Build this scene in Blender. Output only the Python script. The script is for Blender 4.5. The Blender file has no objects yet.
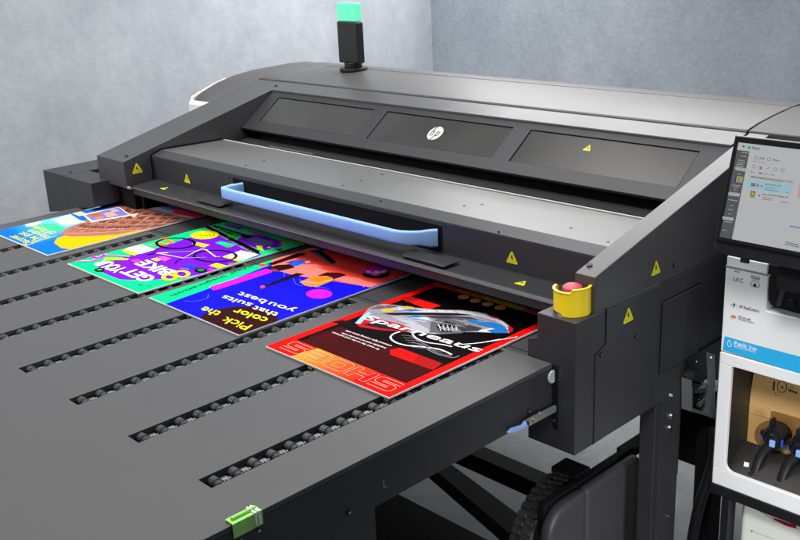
import bpy, bmesh, math, random
from mathutils import Vector, Matrix
random.seed(7)
S = bpy.context.scene
COL = S.collection

# ------------------------------------------------------------------ camera
F = 992.994
ROT = Matrix(((0.6954524336, -0.1983216234, 0.6906623244),
              (0.7171883360, 0.2511925322, -0.6500332319),
              (-0.0445735723, 0.9474021562, 0.3169264128)))
CAM = Vector((0, 0, 1.0))          # table top is z = 0, metres
FLOOR = -0.92
cd = bpy.data.cameras.new('camera')
cam = bpy.data.objects.new('camera', cd)
COL.objects.link(cam)
cam.matrix_world = Matrix.Translation(CAM) @ ROT.to_4x4()
cd.sensor_width = 36.0
cd.lens = F / 800 * 36
cd.clip_end = 100
cd.clip_start = 0.05
S.camera = cam


def ray(u, v):
    return ROT @ Vector((u - 400, 270 - v, -F)) / F


class Plane:
    """a real surface of the machine: point + outward normal"""
    def __init__(s, p, n):
        s.p = Vector(p); s.n = Vector(n).normalized()

    def at(s, u, v, lift=0.0):
        d = ray(u, v)
        t = (s.p + s.n * lift - CAM).dot(s.n) / d.dot(s.n)
        return CAM + d * t


# ------------------------------------------------------------------ materials
def lin(c):
    if isinstance(c, str):
        c = c.lstrip('#'); c = [int(c[i:i + 2], 16) / 255 for i in (0, 2, 4)]
        return tuple((x / 12.92 if x <= .04045 else ((x + .055) / 1.055) ** 2.4) for x in c)
    return tuple(c)


MATS = {}


def mat(name, col, rough=.5, metal=0., spec=.5, noise=0., nscale=40., bump=0., bscale=300., emit=None, estr=0., alpha=None, coat=0., trans=0.):
    if name in MATS:
        return MATS[name]
    m = bpy.data.materials.new(name); m.use_nodes = True
    nt = m.node_tree; b = nt.nodes['Principled BSDF']
    c = lin(col)
    b.inputs['Base Color'].default_value = (*c, 1)
    b.inputs['Roughness'].default_value = rough
    b.inputs['Metallic'].default_value = metal
    b.inputs['Specular IOR Level'].default_value = spec
    b.inputs['Coat Weight'].default_value = coat
    b.inputs['Transmission Weight'].default_value = trans
    if emit is not None:
        b.inputs['Emission Color'].default_value = (*lin(emit), 1)
        b.inputs['Emission Strength'].default_value = estr
    tc = nt.nodes.new('ShaderNodeTexCoord')
    if noise > 0:
        n = nt.nodes.new('ShaderNodeTexNoise'); n.inputs['Scale'].default_value = nscale; n.inputs['Detail'].default_value = 5
        nt.links.new(tc.outputs['Object'], n.inputs['Vector'])
        mx = nt.nodes.new('ShaderNodeMixRGB'); mx.blend_type = 'MIX'
        mx.inputs[1].default_value = (*[x * (1 - noise) for x in c], 1)
        mx.inputs[2].default_value = (*[min(1, x * (1 + noise)) for x in c], 1)
        nt.links.new(n.outputs['Fac'], mx.inputs[0]); nt.links.new(mx.outputs[0], b.inputs['Base Color'])
        mr = nt.nodes.new('ShaderNodeMapRange')
        mr.inputs['To Min'].default_value = max(0, rough - .08); mr.inputs['To Max'].default_value = min(1, rough + .08)
        n2 = nt.nodes.new('ShaderNodeTexNoise'); n2.inputs['Scale'].default_value = nscale * .25; n2.inputs['Detail'].default_value = 6
        nt.links.new(tc.outputs['Object'], n2.inputs['Vector'])
        nt.links.new(n2.outputs['Fac'], mr.inputs['Value']); nt.links.new(mr.outputs[0], b.inputs['Roughness'])
    if bump > 0:
        n = nt.nodes.new('ShaderNodeTexNoise'); n.inputs['Scale'].default_value = bscale; n.inputs['Detail'].default_value = 3
        nt.links.new(tc.outputs['Object'], n.inputs['Vector'])
        bp = nt.nodes.new('ShaderNodeBump'); bp.inputs['Strength'].default_value = bump; bp.inputs['Distance'].default_value = .001
        nt.links.new(n.outputs['Fac'], bp.inputs['Height']); nt.links.new(bp.outputs[0], b.inputs['Normal'])
    MATS[name] = m
    return m


TABLE = mat('table paint', (.062, .062, .064), .5, noise=.06, nscale=12, bump=.25, bscale=900)
SIDE = mat('dark side paint', (.026, .026, .030), .5, noise=.06, bump=.2, bscale=900)
CHAR = mat('charcoal powder coat', (.026, .026, .030), .42, noise=.06, nscale=14, bump=.25, bscale=900)
TOPM = mat('satin grey cover', (.078, .076, .076), .35, spec=1.0, noise=.04, nscale=9, bump=.12, bscale=900)
HOODM = mat('satin metallic hood', (.058, .055, .056), .42, spec=.7, noise=.04, nscale=6, bump=.08, bscale=900)
ARMM = mat('arm paint', (.043, .042, .045), .38, spec=.65, noise=.05, nscale=14, bump=.2, bscale=900)
BLACK = mat('black plastic', (.006, .006, .007), .45)
DARK = mat('black parts and interior shade', (.004, .004, .005), .8, spec=.2)  # black frame parts; also stands in for shade inside gaps and the machine
RUBBER = mat('black rubber', (.035, .035, .036), .5, noise=.2, nscale=60, bump=.4, bscale=300)
GLASSM = mat('smoked window glass', (.036, .035, .034), .28, spec=.5, noise=.35, nscale=4)
STEEL = mat('bright steel', (.55, .56, .56), .28, metal=1, noise=.08, nscale=80)
RSTEEL = mat('zinc rail', (.26, .30, .29), .4, metal=.6, noise=.2, nscale=90)
ROLLM = mat('roller rubber', (.034, .034, .036), .3, spec=.8, noise=.3, nscale=90)
BLUEH = mat('pale blue handle plastic', '#88b1e8', .5, noise=.03, nscale=20)
YEL = mat('yellow plastic', '#f6d61e', .35)
REDB = mat('red button plastic', '#c9505c', .55)
WARN = mat('yellow warning sticker', '#d9d21c', .5)
WARNB = mat('black warning print', (.01, .01, .01), .5)
WHITEP = mat('white cabinet plastic', (.74, .75, .76), .4, noise=.02, nscale=5)
LGREY = mat('light grey plastic', (.45, .46, .47), .4)
BOARD = mat('white foam board', (.85, .85, .84), .6)
CYAN = mat('blue cabinet stripe', '#2ba8e0', .4)
WPRINT = mat('white print', (.85, .85, .87), .5)
KPRINT = mat('black print', (.02, .02, .025), .5)
GPRINT = mat('grey print', (.22, .22, .24), .5)
KRAFT = mat('kraft cardboard', '#d0a66a', .8, noise=.10, nscale=30, bump=.3, bscale=200)
KRAFTD = mat('cardboard inner edge', '#8a6330', .85, noise=.15, nscale=40)
JUG = mat('milky plastic', (.72, .74, .66), .45)
LENS = mat('lit green lamp lens', '#2f9a70', .3, emit='#74eec0', estr=.85)
GREENC = mat('green translucent plastic', '#a8f07c', .25, spec=.6, trans=.1, noise=.25, nscale=60)


def P(name, c, rough=.42):
    return mat(name, c, .7, spec=.03)


# ------------------------------------------------------------------ mesh helpers
def link(name, me, parent=None):
    o = bpy.data.objects.new(name, me); COL.objects.link(o)
    if parent: o.parent = parent
    return o


def tag(o, label, cat=None, group=None, kind=None):
    if label: o['label'] = label
    if cat: o['category'] = cat
    if group: o['group'] = group
    if kind: o['kind'] = kind
    return o


def thing(name, label, cat, group=None):
    o = link(name, None); o.empty_display_size = .05
    return tag(o, label, cat, group)


def bev(o, w=.002, seg=2, ang=30):
    m = o.modifiers.new('bevel', 'BEVEL'); m.width = w; m.segments = seg; m.limit_method = 'ANGLE'; m.angle_limit = math.radians(ang)
    m.harden_normals = False
    return o


def smooth(o, ang=35):
    for p in o.data.polygons: p.use_smooth = True
    try:
        m = o.data; m.set_sharp_from_angle(angle=math.radians(ang))
    except Exception:
        pass
    return o


class MB:
    def __init__(s):
        s.bm = bmesh.new(); s.mats = []

    def mi(s, m):
        if m not in s.mats: s.mats.append(m)
        return s.mats.index(m)

    def face(s, pts, m):
        vs = [s.bm.verts.new(p) for p in pts]
        try:
            f = s.bm.faces.new(vs); f.material_index = s.mi(m); return f
        except ValueError:
            return None

    def box(s, a, b, m):
        x0, y0, z0 = [min(p, q) for p, q in zip(a, b)]; x1, y1, z1 = [max(p, q) for p, q in zip(a, b)]
        v = [s.bm.verts.new(p) for p in ((x0, y0, z0), (x1, y0, z0), (x1, y1, z0), (x0, y1, z0), (x0, y0, z1), (x1, y0, z1), (x1, y1, z1), (x0, y1, z1))]
        for q in ((0, 3, 2, 1), (4, 5, 6, 7), (0, 1, 5, 4), (1, 2, 6, 5), (2, 3, 7, 6), (3, 0, 4, 7)):
            f = s.bm.faces.new([v[i] for i in q]); f.material_index = s.mi(m)
        return s

    def prism(s, pts, vec, m):
        """closed polygon pts (3-D) pushed along vec"""
        vec = Vector(vec); a = [s.bm.verts.new(p) for p in pts]; b = [s.bm.verts.new(Vector(p) + vec) for p in pts]
        n = len(pts); k = s.mi(m); fs = [s.bm.faces.new(a), s.bm.faces.new(b[::-1])]
        for i in range(n): fs.append(s.bm.faces.new((a[i], b[i], b[(i + 1) % n], a[(i + 1) % n])))
        for f in fs: f.material_index = k
        return s

    def xprism(s, prof, x0, x1, m):
        return s.prism([(x0, y, z) for y, z in prof], (x1 - x0, 0, 0), m)

    def cyl(s, c0, c1, r, m, n=20, r2=None):
        c0 = Vector(c0); c1 = Vector(c1); ax = (c1 - c0).normalized()
        u = ax.orthogonal().normalized(); w = ax.cross(u); r2 = r if r2 is None else r2
        a = [s.bm.verts.new(c0 + (u * math.cos(t) + w * math.sin(t)) * r) for t in [2 * math.pi * i / n for i in range(n)]]
        b = [s.bm.verts.new(c1 + (u * math.cos(t) + w * math.sin(t)) * r2) for t in [2 * math.pi * i / n for i in range(n)]]
        k = s.mi(m)
        fs = [s.bm.faces.new(a[::-1]), s.bm.faces.new(b)]
        for i in range(n): fs.append(s.bm.faces.new((a[i], a[(i + 1) % n], b[(i + 1) % n], b[i])))
        for f in fs: f.material_index = k
        return s

    def tube(s, pts, r, m, n=8, closed=False):
        pts = [Vector(p) for p in pts]; rings = []; k = s.mi(m); u = None
        N = len(pts)
        for i, p in enumerate(pts):
            t = (pts[(i + 1) % N] - pts[i - 1]) if closed or 0 < i < N - 1 else (pts[1] - pts[0] if i == 0 else pts[-1] - pts[-2])
            t.normalize()
            u = (u - t * u.dot(t)).normalized() if u is not None else t.orthogonal().normalized()
            w = t.cross(u)
            rings.append([s.bm.verts.new(p + (u * math.cos(a) + w * math.sin(a)) * r) for a in [2 * math.pi * j / n for j in range(n)]])
        for i in range(N if closed else N - 1):
            A = rings[i]; B = rings[(i + 1) % N]
            for j in range(n):
                f = s.bm.faces.new((A[j], A[(j + 1) % n], B[(j + 1) % n], B[j])); f.material_index = k
        if not closed:
            for q in (rings[0][::-1], rings[-1]):
                f = s.bm.faces.new(q); f.material_index = k
        return s

    def build(s, name, parent=None, bevel=None, sm=False, seg=2):
        bmesh.ops.recalc_face_normals(s.bm, faces=s.bm.faces)
        me = bpy.data.meshes.new(name); s.bm.to_mesh(me); s.bm.free()
        for m in s.mats: me.materials.append(m)
        o = link(name, me, parent)
        if bevel: bev(o, bevel, seg)
        if sm: smooth(o)
        return o


def boxo(name, a, b, m, parent=None, bevel=.002):
    return MB().box(a, b, m).build(name, parent, bevel)


def spline(pts, n=8, closed=False):
    out = []; N = len(pts)
    rng = range(N) if closed else range(N - 1)
    g = (lambda i: pts[i % N]) if closed else (lambda i: pts[max(0, min(N - 1, i))])
    for i in rng:
        p0, p1, p2, p3 = g(i - 1), g(i), g(i + 1), g(i + 2)
        for k in range(n):
            t = k / n
            out.append(tuple(.5 * ((2 * b) + (-a + c) * t + (2 * a - 5 * b + 4 * c - d) * t * t + (-a + 3 * b - 3 * c + d) * t ** 3) for a, b, c, d in zip(p0, p1, p2, p3)))
    if not closed: out.append(tuple(pts[-1]))
    return out


# ---------------------------------------------------------- printed matter
FONT = {}


def glyph_mesh(txt, off=0.):
    """flat vertices / faces of a word, baseline from x=0, normalised to cap height 1"""
    key = (txt, off)
    if key in FONT: return FONT[key]
    cu = bpy.data.curves.new('word', 'FONT'); cu.body = txt; cu.size = 1; cu.offset = off; cu.resolution_u = 3
    ob = bpy.data.objects.new('word', cu); COL.objects.link(ob)
    dg = bpy.context.evaluated_depsgraph_get(); dg.update()
    me = bpy.data.meshes.new_from_object(ob.evaluated_get(dg))
    vs = [v.co.copy() for v in me.vertices]; fs = [tuple(p.vertices) for p in me.polygons]
    bpy.data.objects.remove(ob); bpy.data.curves.remove(cu); bpy.data.meshes.remove(me)
    x0 = min(v.x for v in vs); x1 = max(v.x for v in vs)
    vs = [((v.x - x0) / (x1 - x0), v.y / .69) for v in vs]
    FONT[key] = (vs, fs)
    return FONT[key]


class Art:
    """flat print layered on one plane, every ink layer a hair above the last"""
    def __init__(s, plane, clip=None, step=.000025):
        s.pl = plane; s.mb = MB(); s.lift = .0003; s.step = step; s.clip = clip; s.org = (0, 0, 1)

    def crop(s, x0, y0, sc):
        s.org = (x0, y0, sc); return s

    def q(s, p):
        x0, y0, sc = s.org
        return s.pl.at(x0 + p[0] / sc, y0 + p[1] / sc, s.lift)

    def c(s, v):
        if s.clip:
            a0, a1, b0, b1 = s.clip
            v = Vector((min(max(v.x, a0), a1), min(max(v.y, b0), b1), v.z))
        return v

    def poly3(s, pts, m):
        pts = [s.c(Vector(p)) for p in pts]
        f = s.mb.face(pts, m)
        if f:
            f.normal_update()
        s.lift += s.step

    def poly(s, pts, m, sm=0):
        if sm: pts = spline(pts, sm, True)
        s.poly3([s.q(p) for p in pts], m)

    def xy(s, pts, m):            # poster given directly in table metres
        z = s.pl.p.z + s.lift
        s.poly3([(a, b, z) for a, b in pts], m)

    def rect(s, x0, x1, y0, y1, m):
        s.xy([(x0, y0), (x1, y0), (x1, y1), (x0, y1)], m)

    def disc(s, cx, cy, rx, ry, m, n=28):
        s.xy([(cx + rx * math.cos(2 * math.pi * i / n), cy + ry * math.sin(2 * math.pi * i / n)) for i in range(n)], m)

    def pdisc(s, cx, cy, rx, ry, m, n=24, rot=0):
        cr, sr = math.cos(rot), math.sin(rot)
        s.poly([(cx + rx * math.cos(t) * cr - ry * math.sin(t) * sr, cy + rx * math.cos(t) * sr + ry * math.sin(t) * cr) for t in [2 * math.pi * i / n for i in range(n)]], m)

    def line3(s, P3, w, m, closed=False):
        n = s.pl.n; N = len(P3); L = []; Rr = []
        for i in range(N):
            a = P3[(i - 1) % N] if closed or i > 0 else P3[0]; b = P3[(i + 1) % N] if closed or i < N - 1 else P3[-1]
            t = (b - a)
            if t.length < 1e-9: t = Vector((1, 0, 0))
            d = n.cross(t.normalized()) * w / 2
            L.append(s.c(P3[i] + d)); Rr.append(s.c(P3[i] - d))
        for i in range(N if closed else N - 1):
            j = (i + 1) % N
            s.mb.face([L[i], L[j], Rr[j], Rr[i]], m)
        s.lift += s.step

    def line(s, pts, w, m, sm=0, closed=False):
        if sm: pts = spline(pts, sm, closed)
        s.line3([s.q(p) for p in pts], w, m, closed)

    def lxy(s, pts, w, m, closed=False):
        z = s.pl.p.z + s.lift
        s.line3([Vector((a, b, z)) for a, b in pts], w, m, closed)

    def text3(s, txt, a, b, h, m, shear=0., off=0.):
        vs, fs = glyph_mesh(txt, off); X = b - a; n = s.pl.n; Y = n.cross(X.normalized())
        k = s.mb.mi(m)
        bv = [s.mb.bm.verts.new(s.c(a + X * x + Y * (y * h) + X.normalized() * (shear * y * h))) for x, y in vs]
        for f in fs:
            try:
                ff = s.mb.bm.faces.new([bv[i] for i in f]); ff.material_index = k
            except ValueError: pass
        s.lift += s.step

    def text(s, txt, a, b, h, m, **k):
        s.text3(txt, s.q(a), s.q(b), h, m, **k)

    def txy(s, txt, a, b, h, m, **k):
        z = s.pl.p.z + s.lift
        s.text3(txt, Vector((*a, z)), Vector((*b, z)), h, m, **k)

    def outline(s, strokes, m, w):
        for st, cl in strokes: s.lxy(st, w, m, cl)

    def build(s, name, parent):
        me = bpy.data.meshes.new(name); bm = s.mb.bm
        for f in bm.faces:
            f.normal_update()
            if f.normal.dot(s.pl.n) < 0: f.normal_flip()
        bm.to_mesh(me); bm.free()
        for m in s.mb.mats: me.materials.append(m)
        return link(name, me, parent)


# ================================================================== SETTING
def concrete(name, c1, c2, fs=30, amp=.06, bstr=.12):
    m = bpy.data.materials.new(name); m.use_nodes = True; nt = m.node_tree; b = nt.nodes['Principled BSDF']
    tc = nt.nodes.new('ShaderNodeTexCoord')
    n1 = nt.nodes.new('ShaderNodeTexNoise'); n1.inputs['Scale'].default_value = 2.4; n1.inputs['Detail'].default_value = 9; n1.inputs['Roughness'].default_value = .62
    mp = nt.nodes.new('ShaderNodeMapping'); mp.inputs['Scale'].default_value = (1.0, 1.0, .7)
    n2 = nt.nodes.new('ShaderNodeTexNoise'); n2.inputs['Scale'].default_value = fs; n2.inputs['Detail'].default_value = 6; n2.inputs['Roughness'].default_value = .7
    nt.links.new(tc.outputs['Object'], mp.inputs['Vector']); nt.links.new(mp.outputs[0], n1.inputs['Vector']); nt.links.new(tc.outputs['Object'], n2.inputs['Vector'])
    mr = nt.nodes.new('ShaderNodeMapRange'); mr.inputs['From Min'].default_value = .34; mr.inputs['From Max'].default_value = .66
    nt.links.new(n1.outputs['Fac'], mr.inputs['Value'])
    mx = nt.nodes.new('ShaderNodeMixRGB'); mx.inputs[1].default_value = (*c1, 1); mx.inputs[2].default_value = (*c2, 1)
    nt.links.new(mr.outputs[0], mx.inputs[0])
    mr2 = nt.nodes.new('ShaderNodeMapRange'); mr2.inputs['From Min'].default_value = .3; mr2.inputs['From Max'].default_value = .7; mr2.inputs['To Min'].default_value = 1 - amp; mr2.inputs['To Max'].default_value = 1 + amp
    nt.links.new(n2.outputs['Fac'], mr2.inputs['Value'])
    hs = nt.nodes.new('ShaderNodeHueSaturation'); nt.links.new(mx.outputs[0], hs.inputs['Color']); nt.links.new(mr2.outputs[0], hs.inputs['Value'])
    nt.links.new(hs.outputs[0], b.inputs['Base Color']); b.inputs['Roughness'].default_value = .85; b.inputs['Specular IOR Level'].default_value = .25
    ad = nt.nodes.new('ShaderNodeMath'); ad.operation = 'ADD'
    nt.links.new(n1.outputs['Fac'], ad.inputs[0]); nt.links.new(n2.outputs['Fac'], ad.inputs[1])
    bp = nt.nodes.new('ShaderNodeBump'); bp.inputs['Strength'].default_value = bstr; bp.inputs['Distance'].default_value = .008
    nt.links.new(ad.outputs[0], bp.inputs['Height']); nt.links.new(bp.outputs[0], b.inputs['Normal'])
    return m


WL = concrete('pale trowelled concrete', (.40, .43, .465), (.52, .55, .58), 16, .07, .3)
WR = concrete('bluish trowelled concrete', (.34, .375, .42), (.44, .475, .52), 38, .11, .25)
FL = concrete('grey concrete floor', (.15, .152, .162), (.21, .213, .222), 25, .12)
YW = 4.7
XW = Plane((0, YW, 0), (0, -1, 0)).at(432, 40).x
tag(boxo('wall', (XW, YW, FLOOR), (3.5, YW + .12, 2.6), WR, None, None), 'bluish grey concrete wall behind the right half of the printer', 'wall')
tag(boxo('wall', (XW - .12, -3.0, FLOOR), (XW, YW + .12, 2.6), WL, None, None), 'pale grey concrete wall beyond the left end of the printer', 'wall')
mbf = MB(); mbf.face([(-9, -4, FLOOR), (6, -4, FLOOR), (6, 9, FLOOR), (-9, 9, FLOOR)], FL)
tag(mbf.build('floor'), None, kind='structure')

# ================================================================== OUTPUT TABLE
TX0, TX1, TY0, TY1 = -3.83, -1.37, .30, 1.783
tab = thing('output_table', 'long dark grey output table with rows of rollers set in slots', 'table')
slots = [(-1.556 - .2768 * i, -1.5095 - .2768 * i) for i in range(8)]
SY0, SY1 = .889, 1.770
bm = bmesh.new()
xs = sorted([TX0, TX1] + [x for s in slots for x in s]); ys = [TY0, SY0, SY1, TY1]
V = {(i, j): bm.verts.new((x, y, 0)) for i, x in enumerate(xs) for j, y in enumerate(ys)}
for i in range(len(xs) - 1):
    for j in range(3):
        if j == 1 and any(abs(xs[i] - s[0]) < 1e-6 for s in slots): continue
        bm.faces.new((V[i, j], V[i + 1, j], V[i + 1, j + 1], V[i, j + 1]))
me = bpy.data.meshes.new('table_top'); bm.to_mesh(me); bm.free(); me.materials.append(TABLE)
top = link('table_top', me, tab)
md = top.modifiers.new('s', 'SOLIDIFY'); md.thickness = .012; md.offset = -1
bev(top, .0012, 2)
# right hand skirt: shallow by the printer, deep further out
sk = MB(); sk.prism([(TX1 + .0, TY0, -.0125), (TX1, TY1, -.0125), (TX1, TY1, -.124), (TX1, 1.185, -.124), (TX1, 1.185, -.36), (TX1, TY0, -.36)], (-.004, 0, 0), SIDE)
sk = sk.build('side_skirt', tab, .001)
bc = MB(); bc.box((TX0, TY0, -.13), (TX1 - .006, TY0 + .004, -.013), SIDE); bc.box((TX0, TY0, -.13), (TX0 + .004, TY1, -.013), SIDE)
bc.box((TX0 + .01, TY0 + .01, -.128), (TX1 - .01, TY1 - .01, -.122), DARK)
bc.build('under_frame', tab)
PT = Plane((TX1, 0, 0), (1, 0, 0))
for u, v in ((348.5, 512), (528.5, 411)):
    p = PT.at(u, v)
    s_ = MB(); s_.cyl((TX1, p.y, p.z), (TX1 + .004, p.y, p.z), .0055, BLACK, 14); s_.cyl((TX1 + .004, p.y, p.z), (TX1 + .0045, p.y, p.z), .003, STEEL, 10)
    s_.build('screw', tab)
a = Art(PT); a.line([(383.6, 480), (384.4, 487.8), (387.2, 486.4)], .0016, LGREY); a.build('scribed_mark', tab)
# green marker clip straddling the edge
g = MB(); y0, y1 = .838, .904
g.xprism([], 0, 0, GREENC) if False else None
g.prism([(TX1 - .020, y0, .0015), (TX1 + .0025, y0, .0015), (TX1 + .0025, y0, -.026), (TX1 + .0055, y0, -.026), (TX1 + .0055, y0, .0045), (TX1 - .020, y0, .0045)], (0, y1 - y0, 0), GREENC)
for t in (.25, .45): g.tube([(TX1 - .02, y0 + (y1 - y0) * .6 + t * .04, .0055), (TX1 + .006, y0 + (y1 - y0) * .6 + t * .04, .0055), (TX1 + .0068, y0 + (y1 - y0) * .6 + t * .04, -.02)], .003, WPRINT, 6)
g.cyl((TX1 - .008, y0 + .006, .007), (TX1 - .008, y1 - .006, .007), .004, GREENC, 10)
gm = g.build('marker_clip', tab, .0008)
gm['label'] = 'bright green translucent clip on the table edge'
for yy in (y0 + .012, y1 - .012): MB().cyl((TX1, yy, -.034), (TX1 + .008, yy, -.034), .003, STEEL, 10).build('clip_pin', gm)

# roller tracks
posters_x = [(-3.728, -3.258), (-3.108, -2.640), (-2.580, -2.112), (-1.994, -1.525)]
PXY = [(1.383, 2.035)] * 3 + [(1.383, 2.026)]
roll0 = None


def roller(parent, x, y):
    global roll0
    if roll0 is None:
        m = MB(); c = Vector((0, 0, 0))
        prof = [(-.0175, .009), (-.0155, .0118), (.0015, .0122), (.003, .0100), (.0045, .0100), (.006, .0108), (.0145, .0104), (.0165, .0085)]
        n = 20; rings = [[m.bm.verts.new((px, math.cos(2 * math.pi * k / n) * r, math.sin(2 * math.pi * k / n) * r)) for k in range(n)] for px, r in prof]
        kk = m.mi(ROLLM)
        for A, B in zip(rings, rings[1:]):
            for k in range(n): m.bm.faces.new((A[k], A[(k + 1) % n], B[(k + 1) % n], B[k])).material_index = kk
        m.bm.faces.new(rings[0][::-1]); m.bm.faces.new(rings[-1])
        m.cyl((-.019, 0, 0), (.019, 0, 0), .0045, RSTEEL, 10)
        roll0 = m.build('roller', parent, None, True)
        r = roll0
    else:
        r = roll0.copy(); COL.objects.link(r); r.parent = parent
    r.location = (x, y, -.0122)
    r.rotation_euler = (random.uniform(0, 6), 0, random.uniform(-.05, .05))


for i, (xa, xb) in enumerate(slots):
    m = MB(); xc = (xa + xb) / 2
    m.box((xa - .004, SY0 - .004, -.06), (xb + .004, SY1 + .004, -.052), DARK)
    m.box((xa - .004, SY0 - .004, -.052), (xa - .001, SY1 + .004, -.0135), DARK); m.box((xb + .001, SY0 - .004, -.052), (xb + .004, SY1 + .004, -.0135), DARK)
    m.box((xa - .001, SY0 - .004, -.052), (xb + .001, SY0 - .001, -.0135), DARK); m.box((xa - .001, SY1 + .001, -.052), (xb + .001, SY1 + .004, -.0135), DARK)
    m.box((xc - .020, SY0 + .004, -.024), (xc - .0185, SY1 - .004, -.010), BLACK); m.box((xc + .0185, SY0 + .004, -.024), (xc + .020, SY1 - .004, -.010), BLACK)
    ys_ = [SY0 + .026 + k * .048 for k in range(18)]
    for y in ys_:      # zinc bridge piece with teeth between the rollers
        m.box((xc - .010, y + .0165, -.016), (xc + .014, y + .0315, -.0115), RSTEEL)
        m.box((xc - .018, y + .0155, -.018), (xc - .010, y + .0325, -.013), BLACK); m.box((xc + .0145, y + .0135, -.02), (xc + .0185, y + .0345, -.014), BLACK)
        m.box((xc + .004, y + .0175, -.0115), (xc + .009, y + .0215, -.007), RSTEEL); m.box((xc + .004, y + .0265, -.0115), (xc + .009, y + .0305, -.007), RSTEEL)
    tr = m.build('roller_track', tab)
    for y in ys_:
        covered = any(px0 < xa and px1 > xb and y > 1.42 for px0, px1 in posters_x)
        c = ROT.transposed() @ (Vector((xc, y, 0)) - CAM); u = 400 + F * c.x / -c.z; v = 270 - F * c.y / -c.z
        if covered or u < -15 or v > 555: continue
        roller(tr, xc, y)

# ================================================================== POSTERS
ZP = .0062    # top of board
def board(i, name, label):
    x0, x1 = posters_x[i]; y0, y1 = PXY[i]
    t = thing(name, label, 'poster', 'printed posters on the output table')
    MB().box((x0, y0, .0012), (x1, y1, ZP), BOARD).build('foam_board', t, .0006)
    a = Art(Plane((0, 0, ZP), (0, 0, 1)), (x0 + .001, x1 - .001, y0 + .001, y1 - .001))
    return t, a, x0, x1, y0, y1


# ---- poster of the red shoe advert
t, a, x0, x1, y0, y1 = board(3, 'shoe_poster', 'red bordered black poster of a sports shoe with SHOES in outline letters')
RED = P('ink red', '#ea0c0a'); INK = P('ink black', '#0b0607'); MAROON = P('ink dark maroon', '#230507'); OR1 = P('ink orange', '#f5822a'); DRED = P('ink line red', '#6a0d10'); SALM = P('ink salmon line', '#ffa58e')
a.rect(x0, x1, y0, y1, RED)
# graded orange band
for k in range(14):
    f = k / 14; xs0 = x0 + .105 + k * .0165
    c = [int(p + (q - p) * f) for p, q in zip((0xf0, 0x92, 0x2e), (0xf6, 0x28, 0x14))]
    mk = P('ink band %d' % k, '#%02x%02x%02x' % tuple(c))
    pts = [(xs0, y0), (xs0 + .0166, y0), (xs0 + .0166 + (.0 if k else 0), y0 + .083), (xs0 + (.012 if k == 0 else 0), y0 + .083)]
    a.xy(pts, mk); a.lift -= a.step
a.lift += a.step
bx0, bx1, by0, by1 = x0 + .028, x1 - .026, y0 + .080, y1 - .026
a.rect(bx0, bx1, by0, by1, INK)
a.rect(bx0 + .02, bx1 - .01, by0 + .006, by0 + .135, MAROON)
for k in range(20):
    yy = by0 + .008 + k * .0066
    a.lxy([(bx0 + .02, yy), (bx1, yy)], .0014, DRED); a.lift -= a.step
for k in range(6):
    r = .012 + k * .011; cx, cy = bx0 + .085, by0 + .06
    a.lxy([(cx + r * 1.1 * math.cos(th), cy + r * math.sin(th)) for th in [math.pi * (.55 + .8 * j / 14) for j in range(15)]], .0014, DRED); a.lift -= a.step
a.lift += a.step
# SHOES in outline, read from the far side (text up = towards the viewer)
def pale(strokes, m, w=.0016):
    for st, cl in strokes: a.lxy(st, w, m, cl)
def glyph(ch, gx, gy, w, h, th):
    """outline glyphs; gx,gy = world of the letter's lower left when read from the far side"""
    def W(pts): return [(gx - px * w, gy - py * h) for px, py in pts]
    k = th
    if ch == 'S': P_ = [(0, 0), (.85, 0), (1, .12), (1, .5), (.85, .62), (.28, .62), (.28, .74), (1, .74), (1, 1), (.15, 1), (0, .88), (0, .5), (.15, .38), (.72, .38), (.72, .26), (0, .26)]
    if ch == 'H': P_ = [(0, 0), (.26, 0), (.26, .38), (.74, .38), (.74, 0), (1, 0), (1, 1), (.74, 1), (.74, .62), (.26, .62), (.26, 1), (0, 1)]
    if ch == 'E': P_ = [(.15, 0), (1, 0), (1, .26), (.28, .26), (.28, .38), (.9, .38), (.9, .62), (.28, .62), (.28, .74), (1, .74), (1, 1), (.15, 1), (0, .88), (0, .12)]
    if ch == 'O':
        a.lxy(W([(.3, .28), (.7, .28), (.7, .72), (.3, .72)]), k, SALM, True)
        P_ = [(.15, 0), (.85, 0), (1, .12), (1, .88), (.85, 1), (.15, 1), (0, .88), (0, .12)]
    a.lxy(W(P_), k, SALM, True)
for k, ch in enumerate('SHOES'):
    glyph(ch, x1 - .024 - k * .084, y0 + .071, .074, .052, .0021)
SH = [P('shoe ' + n, c) for n, c in (('white', '#c4c5ca'), ('grey', '#5c5b61'), ('blue', '#1e6bb5'), ('red', '#b3141f'), ('sky', '#8cc4ee'), ('gold', '#e0a43a'), ('dark', '#1c1b20'))]
W_, G_, B_, R_, SK_, GO_, D_ = SH
a.crop(320, 290, 9)
a.poly([(60, 275), (200, 270), (330, 290), (430, 330), (300, 330), (160, 300)], P('ink shadow line', '#15090b'))
# red stripes either side
a.crop(390, 310, 9); a.poly([(0, 360), (90, 340), (470, 480), (385, 540), (0, 400)], RED)
a.poly([(250, 400), (470, 480), (385, 540), (200, 470)], P('ink mid red', '#a0120f'))
a.crop(380, 275, 9); a.poly([(170, 205), (260, 190), (550, 275), (430, 312)], P('ink stripe red', '#e0140f'))
a.poly([(170, 205), (260, 190), (360, 220), (250, 245)], P('ink mid red', '#a0120f'))
a.crop(450, 280, 8.31)
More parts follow.
